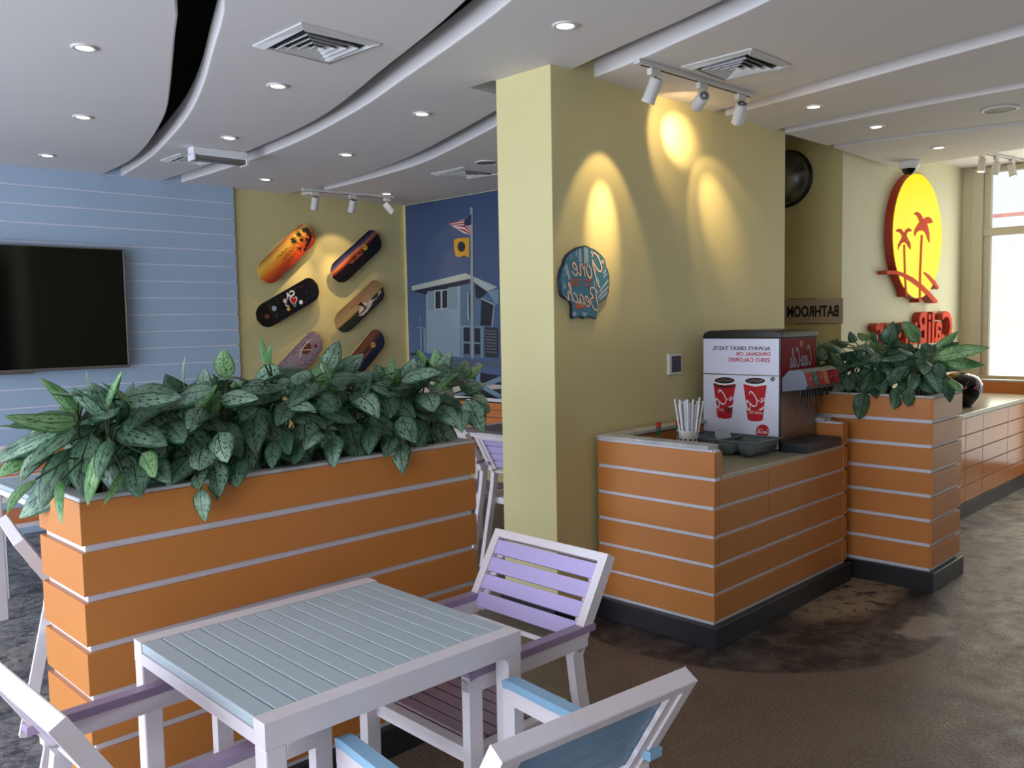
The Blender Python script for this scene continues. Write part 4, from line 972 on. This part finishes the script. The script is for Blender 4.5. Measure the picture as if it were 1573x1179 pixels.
M['wood_edge'] = paint('maple_edge', (206, 178, 140), .5)
M['disc'] = paint('yellow_disc', (232, 186, 60), .4)
for n_, ((bx, bz), ang, BL, lab, dm) in enumerate(DKS):
    th_ = math.radians(ang); yb = 6.945; Wd = .222
    R = Matrix(((math.cos(th_), -math.sin(th_), 0, bx), (0, 0, -1, yb), (math.sin(th_), math.cos(th_), 0, bz), (0, 0, 0, 1)))   # local x along, y across, z to the viewer
    t = thing('skateboard', lab, 'skateboard', (bx, yb, bz), 'skateboards mounted on the yellow wall')
    k = MB(); nn = 12; r = Wd/2; hl = BL/2-r; out = []
    for i in range(nn+1): a = -PI/2+PI*i/nn; out.append((hl+r*math.cos(a), r*math.sin(a)))
    for i in range(nn+1): a = PI/2+PI*i/nn; out.append((-hl+r*math.cos(a), r*math.sin(a)))
    zof = lambda x: -.45*max(0, abs(x)-hl*.86)**1.6      # nose and tail curl away from the viewer
    # rings for a curved deck: cross strips
    xs = [(-BL/2+BL*i/40) for i in range(41)]
    def half(x):
        return r if abs(x) <= hl else math.sqrt(max(0, r*r-(abs(x)-hl)**2))
    k.mat(dm); V = []; 
    for x in xs:
        h_ = max(half(x), .001)
        for j in (-1, -.5, 0, .5, 1): V.append((x, j*h_, zof(x)-.002*j*j))
    F = [(i*5+j, (i+1)*5+j, (i+1)*5+j+1, i*5+j+1) for i in range(40) for j in range(4)]
    k.add(V, F, True); k.mat(M['wood_edge']); V2 = [(v[0], v[1], v[2]-.010) for v in V]
    k.add(V2, [f[::-1] for f in F]); o_ = len(k.v)
    bd = [i*5 for i in range(41)] + [i*5+4 for i in range(40, -1, -1)]; n2 = len(bd)
    k.add([V[i] for i in bd]+[V2[i] for i in bd], [(i, (i+1) % n2, n2+(i+1) % n2, n2+i) for i in range(n2)])
    d = k.build('deck', t); d.matrix_parent_inverse = Matrix(); d.parent = t; d.matrix_parent_inverse = Matrix.Translation(t.location).inverted(); d.matrix_basis = R
    for sx in (-1, 1):
        k = MB().mat(M['silver']); x = sx*(hl*.72); k.box(x-.022, -.018, -.03, x+.022, .018, -.0165); k.cyl((x, -.062, -.040), .006, .124, axis=(0, 1, 0), n=10); o = k.build('truck', t); o.matrix_basis = R
        for sy in (-1, 1):
            k = MB().mat(M['black']); k.cyl((x, sy*.078-.014, -.040), .022, .028, axis=(0, 1, 0), n=18); k.mat(M['offwhite']); k.cyl((x, sy*.078-.0155, -.040), .009, .031, axis=(0, 1, 0), n=12); w0 = k.build('wheel', o)
    k = MB().mat(M['dark']); k.box(-.03, -.03, -.083, .03, .03, -.0165) if 0 else k.cyl((0, 0, -.0845), .012, .068, n=12); o = k.build('wall_peg', t); o.matrix_basis = R
    # printed artwork
    k = MB(); zt_ = .0012; f3 = lambda x, y, q=0: Vector((x, y, zof(x)-.002*(y/max(half(x), .01))**2+zt_+q))
    def blob(x, y, rx, ry, m_, q=0, n=14): k.mat(m_); k.face([f3(x+rx*math.cos(2*PI*i/n), y+ry*math.sin(2*PI*i/n), q) for i in range(n)])
    def stroke(P, w, m_, q=0): k.mat(m_); ribbon(k, catmull([(p[0], p[1], 0) for p in P], 4), w, lambda p: f3(p.x, p.y, q))
    def palm(x, y, s_, m_, rot=-.7):
        for a in range(7): an = rot+a*2*PI/7; stroke([(x, y), (x+s_*.6*math.cos(an), y+s_*.6*math.sin(an)), (x+s_*math.cos(an+.35), y+s_*math.sin(an+.35))], s_*.34, m_)
        stroke([(x, y), (x+s_*.6, y-s_*1.3), (x+s_*.9, y-s_*2.4)], s_*.16, m_)
    if n_ == 0:
        for px_, py_, s_ in ((.12, .045, .036), (.20, .055, .034), (.19, .0, .024), (.27, .045, .028), (.29, -.005, .034), (.235, -.03, .024), (.30, .03, .03)): palm(px_, py_, s_, M['black'])
        for j in range(3): stroke([(-.12+.02*j+i*.016, (.035-.045*j)+.010*((i*7+j*3) % 3-1)) for i in range(13 if j == 1 else 10)], .005, M['black'], .0004)
        stroke([(.10, -.02), (.13, -.05), (.10, -.075)], .012, M['black']); stroke([(.08, -.04), (.15, -.05)], .010, M['black'])
        for px_, py_ in ((.2, -.07), (.235, -.062), (.27, -.05), (.29, -.035), (.16, -.085)): blob(px_, py_, .022, .014, M['black'], .0002)
    elif n_ in (1, 5):
        blob(.12 if n_ == 1 else .19, .012 if n_ == 1 else .0, .029, .029, M['disc']); 
        for dx in (-.008, .009): palm((.12 if n_ == 1 else .19)+dx, .018 if n_ == 1 else .006, .0085, M['dkred'], 0)
        k.mat(M['rust']); put_text(k, 'CaliBurger', [f3(.075, -.028), f3(-.12, -.028), f3(-.12, .012), f3(.075, .012)] if n_ == 1 else [f3(.15, -.03), f3(-.05, -.03), f3(-.05, .005), f3(.15, .005)], OY, offset=.02)
    elif n_ == 2:
        rr_ = random.Random(5)
        for i in range(46): blob(rr_.uniform(-.2, .3), rr_.uniform(-.08, .085), .0022, .0022, M['white'] if i % 3 else M['rust'], n=5)
        k.mat(M['white']); put_text(k, 'CA', [f3(.09, .03), f3(-.01, .03), f3(-.01, .085), f3(.09, .085)], OY, offset=.05)
        hp = [(0, -.035), (.022, -.012), (.032, .008), (.026, .024), (.012, .026), (0, .014), (-.012, .026), (-.026, .024), (-.032, .008), (-.022, -.012)]
        for sc_, m_, q in ((1.3, M['white'], .0002), (1., M['red'], .0005)):
            k.mat(m_); A_ = math.radians(-27); k.face([f3(.045+sc_*(x*math.cos(A_)-y*math.sin(A_)), -.005+sc_*(x*math.sin(A_)+y*math.cos(A_)), q) for x, y in hp])
        stroke([(-.03, .02), (-.045, -.01), (-.02, -.03)], .012, M['white'])
        for x, y, r_, m_ in ((-.035, .03, .02, 'creamtext'), (-.165, .02, .024, 'palegrey'), (-.17, -.045, .018, 'charcoal'), (-.26, -.01, .022, 'pepper'), (-.04, -.05, .018, 'disc'), (.035, -.05, .017, 'grey_plastic'), (.105, -.055, .02, 'white')): blob(x, y, r_, r_, M[m_], .0003)
    elif n_ == 3:
        wv = [(-.08, -.06), (-.04, -.015), (.0, -.005), (.05, .006), (.08, -.02), (.12, -.01), (.17, -.01), (.22, -.012), (.27, -.02), (.3, -.035), (.25, -.045), (.2, -.055), (.14, -.05), (.1, -.07), (.03, -.085), (-.04, -.085)]
        k.mat(M['creamtext']); k.face([f3(x, y) for x, y in wv])
        stroke([(-.01, .03), (.01, .01), (.025, -.02), (.02, -.05)], .022, M['black'], .0006); stroke([(-.03, .035), (-.005, .02)], .008, M['black'], .0006); stroke([(-.07, -.05), (.0, -.056), (.06, -.04)], .013, M['black'], .0006); blob(.018, .022, .011, .011, M['black'], .0008)
        k.mat(M['rust']); put_text(k, 'CaliBurger', [f3(.06, .045), f3(-.12, .045), f3(-.12, .075), f3(.06, .075)], OY, offset=.02); palm(.075, .07, .010, M['rust'], 0)
        for x in (-.2, -.16, .17, .2): 
            for y in (-.02, .02): blob(x, y+.02, .004, .004, M['black'], .0004, 6)
    else:
        stroke([(.02, -.04), (.11, .045), (.25, .05)], .013, M['creamtext']); stroke([(.06, .0), (.0, -.06)], .008, M['dkred']); stroke([(.11, .045), (.2, -.03)], .008, M['creamtext']); blob(.25, -.03, .017, .017, M['dkred'], .0004)
        blob(.16, .02, .06, .05, M['pepper'], -.0004)
        for a in range(6): stroke([(-.18, -.02), (-.18+.09*math.cos(a), -.02+.06*math.sin(a))], .008, M['dkred'], .0002)
    o = k.build('artwork', d)

# ================================================================== LIFEGUARD TOWER MURAL
c = cr(620, 300, 3.47); XMu = XM-.004
mu = thing('lifeguard_mural', 'dark blue photographic wall mural of a lifeguard tower with flags, left of the pillar', 'mural', (XM, 5.8, 1.5))
def mm(name, rgb, rgb2=None, scale=3): return paint(name, rgb, .55, var=.05, scale=scale, rgb2=rgb2)
m, nt, bq = new_mat('printed_sky'); N = nt.nodes; L = nt.links
tc = N.new('ShaderNodeTexCoord'); sp = N.new('ShaderNodeSeparateXYZ'); L.new(tc.outputs['Object'], sp.inputs[0]); mr = N.new('ShaderNodeMapRange'); mr.inputs[1].default_value = .9; mr.inputs[2].default_value = 2.7; L.new(sp.outputs[2], mr.inputs[0])
rp = N.new('ShaderNodeValToRGB'); rp.color_ramp.elements[0].color = lin((88, 106, 142)); rp.color_ramp.elements[1].color = lin((56, 76, 112)); L.new(mr.outputs[0], rp.inputs[0]); L.new(rp.outputs[0], bq.inputs['Base Color']); bq.inputs['Roughness'].default_value = .5
k = MB().mat(m); k.box(XMu, 4.3, .40, XM-.0005, 6.985, 2.684); k.build('print_backing', mu)
lay = [0.0]
def MP(name, m_, *polys):
    k = MB().mat(m_)
    for q in polys:
        lay[0] += .00012; k.face([on(*c(*p), 0, XMu-.0006-lay[0]) for p in q])
    k.build(name, mu)
sandm = mm('printed_sand', (206, 190, 176)); shadm = mm('printed_shadow', (36, 38, 54)); wallm = mm('printed_tower_wall', (142, 160, 176)); sidem = mm('printed_tower_side', (92, 116, 142)); trimm = mm('printed_trim', (176, 184, 180)); darkm = mm('printed_dark', (34, 40, 56)); flagm = mm('printed_orange_flag', (214, 158, 50)); postm = mm('printed_post', (122, 148, 162))
k = MB().mat(sandm); k.face([Vector((XMu-.0003, y, z)) for y, z in ((6.984, .405), (4.3, .405), (4.3, 1.02), (6.984, .90))]); k.build('printed_beach', mu)
MP('printed_shadows', shadm, [(36,900),(120,905),(300,930),(520,960),(520,1010),(380,1000),(200,960),(36,930)], [(300,1040),(520,1030),(520,1110),(300,1090)], [(36,838),(80,840),(80,850),(36,850)])
MP('printed_deck', mm('printed_deck_c', (92, 100, 116)), [(40,858),(520,885),(520,915),(40,900)])
MP('printed_braces', postm, [(215,910),(240,910),(520,1060),(520,1090)], [(520,960),(520,990),(250,1090),(225,1085)], [(385,890),(408,890),(408,1100),(385,1100)])
MP('printed_walls', wallm, [(118,500),(302,462),(303,862),(122,838)])
MP('printed_side', sidem, [(302,462),(380,468),(470,560),(505,590),(506,705),(302,692)], [(302,692),(430,698),(430,868),(302,862)])
MP('printed_sky_gap', m, [(480,590),(520,585),(520,740),(478,700)])
MP('printed_roof', trimm, [(42,484),(330,414),(358,442),(46,508)], [(330,414),(500,488),(446,512),(356,448)])
MP('printed_eaves', darkm, [(46,509),(356,446),(350,468),(115,528)], [(378,470),(446,513),(412,552),(384,545)], [(415,550),(480,585),(470,697),(408,692)], [(170,514),(197,510),(197,602),(170,606)], [(206,509),(232,505),(232,598),(206,602)], [(344,530),(354,524),(354,655),(346,660)], [(320,705),(352,705),(352,845),(322,845)], [(378,708),(408,708),(408,848),(378,848)])
MP('printed_frames', trimm, [(163,506),(236,498),(236,504),(163,512)], [(163,604),(236,598),(236,604),(163,611)], [(197,506),(206,505),(206,603),(197,604)], [(163,506),(169,506),(169,608),(163,610)], [(412,545),(484,580),(484,586),(412,552)], [(480,585),(485,585),(474,697),(468,697)], [(340,520),(346,518),(348,668),(341,660)])
MP('printed_shutters', postm, [(126,512),(163,506),(163,610),(128,615)], [(236,492),(282,484),(284,604),(236,604)], [(447,512),(505,498),(505,578),(488,578)])
MP('printed_rails', postm, [(300,690),(425,698),(425,706),(300,700)], [(305,692),(319,692),(319,866),(306,866)], [(410,700),(424,700),(424,868),(412,868)], [(320,778),(412,784),(412,792),(320,788)], [(70,698),(118,704),(118,710),(70,706)], [(88,705),(96,705),(98,828),(90,826)], [(88,640),(93,640),(95,700),(91,700)], [(106,710),(118,710),(120,835),(108,832)])
MP('printed_notice', mm('printed_notice_c', (52, 54, 62)), [(434,700),(503,706),(504,866),(434,862)])
MP('printed_notice_lines', trimm, *[[(440,720+i*16),(496,723+i*16),(496,725+i*16),(440,722+i*16)] for i in range(8)])
MP('printed_flag_pole', mm('printed_pole', (150, 160, 168)), [(355,68),(361,60),(368,68),(374,868),(359,868)])
stars = mm('printed_canton', (40, 46, 84)); whitef = mm('printed_white', (214, 206, 206)); redf = mm('printed_red', (166, 48, 58))
MP('printed_striped_flag', whitef, [(240,150),(325,126),(362,98),(358,210),(318,200),(272,172)])
MP('printed_stripes', redf, [(240,146),(325,130),(325,136),(240,152)], [(243,154),(325,144),(358,170),(358,178),(325,152),(246,158)], [(256,162),(325,158),(358,188),(358,196),(322,168)], [(275,174),(322,180),(358,200),(358,208),(318,190)])
MP('printed_canton', stars, [(324,128),(362,98),(360,158),(322,162)])
MP('printed_orange_flag', flagm, [(268,238),(285,228),(350,225),(350,332),(322,320),(295,330),(278,322),(268,282)])
MP('printed_black_ball', darkm, [(308+21*math.cos(a*PI/8), 273+28*math.sin(a*PI/8)) for a in range(16)])

# ================================================================== PLANTS
rp_ = random.Random(11)
def add_leaf(k, base, tip, W_, facing, bulge=.12, cup=.22, nu=4, nv=9, wav=.5):
    base = Vector(base); tip = Vector(tip); ax = tip-base; L_ = ax.length
    if L_ < .02: return
    T_ = ax.normalized(); Nn = Vector(facing); Nn = (Nn-T_*Nn.dot(T_)); Nn = Nn.normalized() if Nn.length > 1e-3 else T_.orthogonal()
    S_ = T_.cross(Nn); ph = rp_.uniform(0, 6); o = len(k.v); V = []; tw = rp_.uniform(-.25, .25); sb = rp_.uniform(-.06, .06)
    for i in range(nv+1):
        t = i/nv; w = W_/2*1.03*(math.sin(PI*min(1, t**.72))**.75 if 0 < t < 1 else 0)*(1-.12*t)
        ctr = base+ax*t+Nn*(bulge*L_*4*t*(1-t)*(1-.25*t)) + S_*(sb*L_*math.sin(PI*t))
        ca, sa = math.cos(tw*t), math.sin(tw*t); S2 = S_*ca+Nn*sa; N2 = Nn*ca-S_*sa
        for j in range(-nu, nu+1):
            u = j/nu; V.append(ctr+S2*(w*u)+N2*(-cup*w*abs(u)**1.6 + wav*.05*w*math.sin(ph+t*9+(0 if u > 0 else 2))*abs(u) + .06*w*(1 if j == 0 else 0)*-1))
            k.uv[o+len(V)-1] = ((u+1)/2, t)
    n = 2*nu+1
    k.add(V, [(i*n+j, i*n+j+1, (i+1)*n+j+1, (i+1)*n+j) for i in range(nv) for j in range(n-1)], True)
def plants(name, specs, key, filler, soilz, along, camdir):
    """specs: (pos, label). key: list of (base, tip, width, mat, facing). each key leaf joins the nearest plant"""
    per = [[] for _ in specs]
    for kk in key:
        i = min(range(len(specs)), key=lambda i: abs(specs[i][0][along]-kk[0][along])); per[i].append(kk)
    for i, (pos, lab) in enumerate(specs):
        t = thing(name, lab, 'plant', (pos[0], pos[1], soilz), 'variegated evergreen plants in the planters')
        kl = MB(); ks = MB().mat(M['stem'])
        stems = []
        for s_ in range(4):
            a = s_*1.6+i; top = Vector((pos[0]+.06*math.cos(a), pos[1]+.05*math.sin(a), soilz+.16+.05*(s_ % 3)))
            b0 = Vector((pos[0]+.025*math.cos(a), pos[1]+.025*math.sin(a), soilz-.01)); ks.mat(M['drystem']); ks.tube([b0, b0.lerp(top, .5)+Vector((.01, 0, 0)), top], .009, n=7, r_end=.006); stems.append(top)
        ks.mat(M['stem'])
        L_ = list(per[i])
        for j in range(filler):
            a = j*2.399+i; z = soilz+.13+.22*(j/filler)+rp_.uniform(-.02, .02); el = math.radians(-55+75*(j/filler)+rp_.uniform(-15, 15)); r0 = .07+rp_.uniform(0, .06)
            if j > filler*.85: el = math.radians(rp_.uniform(35, 75)); r0 *= .6; z -= rp_.uniform(.08, .15)
            d = Vector((math.cos(a), math.sin(a)*.8, 0)); b0 = Vector((pos[0], pos[1], z))+d*r0*.8; ln = rp_.uniform(.14, .20)
            tp = b0+d*ln*math.cos(el)+Vector((0, 0, ln*math.sin(el)-.02)); 
            L_.append((b0, tp, ln*rp_.uniform(.48, .60), rp_.choice(['leafA', 'leafC']) if j <= filler*.9 else 'leafB', Vector((-d.x*.3, -d.y*.3, .75))+camdir*rp_.uniform(.4, 1.0)))
        for b0, tp, w_, mt_, fc in L_:
            kl.mat(M[mt_]); add_leaf(kl, b0, tp, w_, fc, bulge=rp_.uniform(.05, .15), cup=rp_.uniform(.15, .4))
            st = min(stems, key=lambda s_: (s_-b0).length); mid = st.lerp(b0, .55)+Vector((0, 0, .02)); ks.tube([st-Vector((0, 0, .03)), mid, b0], .0042, n=6, r_end=.003)
        kl.build('foliage', t); ks.build('stem', t)
CAMD = Vector((-.62, -.62, .25))
def keyset(raw, fn, plane_hi, plane_lo, ax, rim, jit, out, edge=None):
    K = []
    for r_ in raw:
        (bx, by), (tx, ty), w = r_[:3]; mt_ = r_[3] if len(r_) > 3 else 'leafA'
        tlo = on(*fn(tx, ty), ax, plane_lo)
        v0 = plane_hi + rp_.uniform(-jit, jit)
        if tlo.z < rim+.06:
            vt = plane_lo-.012; vb = plane_lo-.006 if on(*fn(bx, by), ax, plane_lo).z < rim+.035 else plane_lo+.06
        else: vb = v0; vt = v0+rp_.uniform(-jit, jit)*1.3
        B_ = on(*fn(bx, by), ax, vb); T_ = on(*fn(tx, ty), ax, vt)
        if B_.z < rim-.01 and ax == 1 and not (B_.x < LPX0-.02): B_ = B_
        sc_ = fn(1, 0)[0]-fn(0, 0)[0]; dd = (B_-Vector((0, 0, 1.5))).dot(Vector((.708, .703, -.07)))
        T_ = B_+(T_-B_)*1.06; K.append((B_, T_, w*sc_*dd/F_PX*1.28, mt_, CAMD+Vector((rp_.uniform(-.35, .35), rp_.uniform(-.35, .35), rp_.uniform(-.1, .5)))))
    return K
cA = cr(0, 500, 3.685); cB = cr(380, 500, 3.685); cC = cr(1220, 460, 3.93); BR, DK = 'leafB', 'leafC'
rawA = [((440,500),(232,305),62,BR),((525,400),(492,258),32,BR),((600,540),(415,355),92),((620,520),(520,330),112),((440,540),(42,512),86,BR),((250,610),(0,570),40,BR),((555,575),(240,680),92),((330,600),(0,770),92),((300,690),(120,880),90),((450,640),(395,850),84),((560,700),(500,1000),102,BR),
 ((130,730),(0,850),120,BR),((200,870),(50,1055),72,BR),((340,880),(350,1115),52,BR),((560,860),(735,740),92,BR),((700,830),(590,1010),42,BR),((820,700),(970,690),92,BR),((800,720),(875,850),104,BR),((760,790),(790,965),130,DK),((1100,450),(850,510),114),((1030,600),(810,620),100),((1175,440),(1165,250),112),((1290,300),(1270,140),94,BR),
 ((1040,330),(1050,175),32),((820,430),(870,325),72,BR),((1140,460),(1070,600),100),((1180,560),(1105,695),130),((1240,600),(1285,765),140),((1150,690),(1130,812),150),((1150,810),(1130,920),100),((1210,770),(1240,960),120),((1140,925),(1160,1100),95),((1070,740),(950,900),124,DK),((690,560),(700,430),82,DK),((760,540),(760,430),52),
 ((1420,330),(1240,310),90),((1440,400),(1300,400),90,DK),((1440,440),(1400,570),104),((1340,740),(1340,905),130,DK),((640,560),(770,690),150,DK),((1380,530),(1240,560),90,DK),((960,380),(860,400),80),((1040,370),(1090,440),70,DK),((700,660),(900,740),90,DK),((880,560),(1010,640),100,DK),((560,650),(420,760),90,DK),((620,640),(560,860),90,DK),((1000,500),(880,560),90),((930,650),(1050,720),100),((860,760),(960,880),110,DK)]
rawB = [((430,270),(515,95),92),((480,280),(650,165),100),((100,220),(75,70),32,BR),((125,220),(135,115),36,BR),((380,320),(250,450),120),((285,310),(100,390),130),((480,370),(440,530),122),((500,530),(645,505),96),((530,610),(655,625),84),((480,620),(490,795),112),((870,380),(665,320),112),((840,470),(665,440),100),((910,390),(945,195),122),
 ((890,410),(935,550),112),((870,510),(948,655),116),((800,500),(720,630),110),((870,650),(880,830),92),((950,500),(1090,520),112),((1040,240),(970,140),82,BR),((1060,240),(1065,135),62,BR),((1090,320),(1150,150),84),((1180,290),(1235,200),100),((1225,310),(1325,220),82,BR),((1210,370),(1340,330),84),((1160,350),(1030,390),92),((1140,420),(1120,550),112),
 ((1210,480),(1215,600),90),((1240,420),(1335,590),112),((1260,410),(1370,480),92),((820,270),(835,170),46,BR),((760,320),(720,230),84),((400,520),(300,560),110),((400,600),(330,700),112),((200,620),(240,725),92,DK),((290,650),(265,780),92,DK),((60,450),(10,570),124),((180,530),(90,640),112),((150,650),(140,800),84,DK),((560,360),(470,290),70,BR),((180,240),(40,330),110),((330,250),(280,330),100),
 ((730,560),(690,720),100,DK),((830,620),(780,740),90,DK),((600,420),(700,360),90,DK),((1000,330),(1010,200),90,DK),((250,430),(170,560),100,DK),((560,440),(520,370),60,DK),((950,420),(1040,480),90,DK)]
keyL = keyset(rawA, cA, 2.52, 2.34, 1, 1.06, .07, OY) + keyset(rawB, cB, 2.52, 2.34, 1, 1.06, .07, OY)
labsL = ['arching over the left end of the long planter', 'second from the left end of the long planter', 'third from the left end, in front of the blue boards', 'in front of the right edge of the blue board wall', 'standing below the left column of skateboards', 'tallest of the long planter, standing below the skateboards', 'in front of the corner of yellow wall and mural', 'at the right end of the long planter before the mural']
plants('variegated_evergreen', [((.90+.165*i, 2.545, 0), 'leafy silver green variegated plant, '+labsL[i]) for i in range(8)], keyL, 24, 1.0, 0, CAMD)
rawC = [((310,290),(230,240),62),((370,260),(335,190),62),((440,250),(385,200),60,BR),((500,250),(460,195),62),((560,280),(600,130),84),((760,250),(655,130),92,BR),((850,310),(990,190),52,BR),((850,350),(1185,290),72,BR),((890,360),(1155,395),72,BR),((640,250),(540,340),84),((690,260),(690,350),84),((760,300),(790,360),84),((440,360),(380,410),70),((520,350),(500,430),80),((450,420),(375,545),84),((520,420),(510,540),92),
 ((480,530),(495,600),62),((640,420),(570,510),84),((620,530),(600,665),72),((700,530),(685,650),66),((770,480),(845,565),88),((870,380),(890,480),72),((920,450),(940,625),78),((950,480),(1000,560),72,BR),((430,560),(390,725),96),((340,470),(320,550),80,DK),((300,360),(235,400),84),((350,330),(270,330),84),((190,300),(150,270),50,DK),((240,350),(150,330),60,DK),((660,370),(760,450),92),((560,360),(650,385),84),((800,440),(700,400),80,DK),
 ((600,210),(640,140),60),((800,260),(830,330),70,DK),((900,300),(950,260),50),((720,420),(740,500),90,DK),((400,300),(420,380),80,DK)]
keyR = []
for r_ in rawC:
    (bx, by), (tx, ty), w = r_[:3]; mt_ = r_[3] if len(r_) > 3 else 'leafC'
    mt_ = 'leafC' if mt_ == 'leafA' and rp_.random() < .65 else mt_
    tz_ = on(*cC(tx, ty), 0, 4.80).z; v0 = 5.03+rp_.uniform(-.08, .08)
    if tz_ < 1.08 and tx < 850: vb, vt = (4.86 if on(*cC(bx, by), 0, 4.81).z > 1.10 else 4.815), 4.808
    elif tz_ < 1.08: vb = vt = None
    else: vb = v0; vt = v0+rp_.uniform(-.07, .07)
    if vb is None: B_ = on(*cC(bx, by), 1, 1.66); T_ = on(*cC(tx, ty), 1, 1.60)
    else: B_ = on(*cC(bx, by), 0, vb); T_ = on(*cC(tx, ty), 0, vt)
    dd = B_.dot(Vector((.708, .703, 0)))
    keyR.append((B_, T_, w/3.93*dd/F_PX*1.28, mt_, CAMD+Vector((rp_.uniform(-.35, .35), rp_.uniform(-.35, .35), rp_.uniform(-.1, .5)))))
labsR = ['at the near right end of the tall planter', 'second from the near end of the tall planter', 'in the middle of the tall planter below the wall letters', 'fourth from the near end of the tall planter', 'at the far end of the tall planter behind the drinks machine']
plants('variegated_evergreen', [((5.07, 1.80+.19*i, 0), 'dark green variegated plant, '+labsR[i]) for i in range(5)], keyR, 22, 1.0, 1, CAMD)
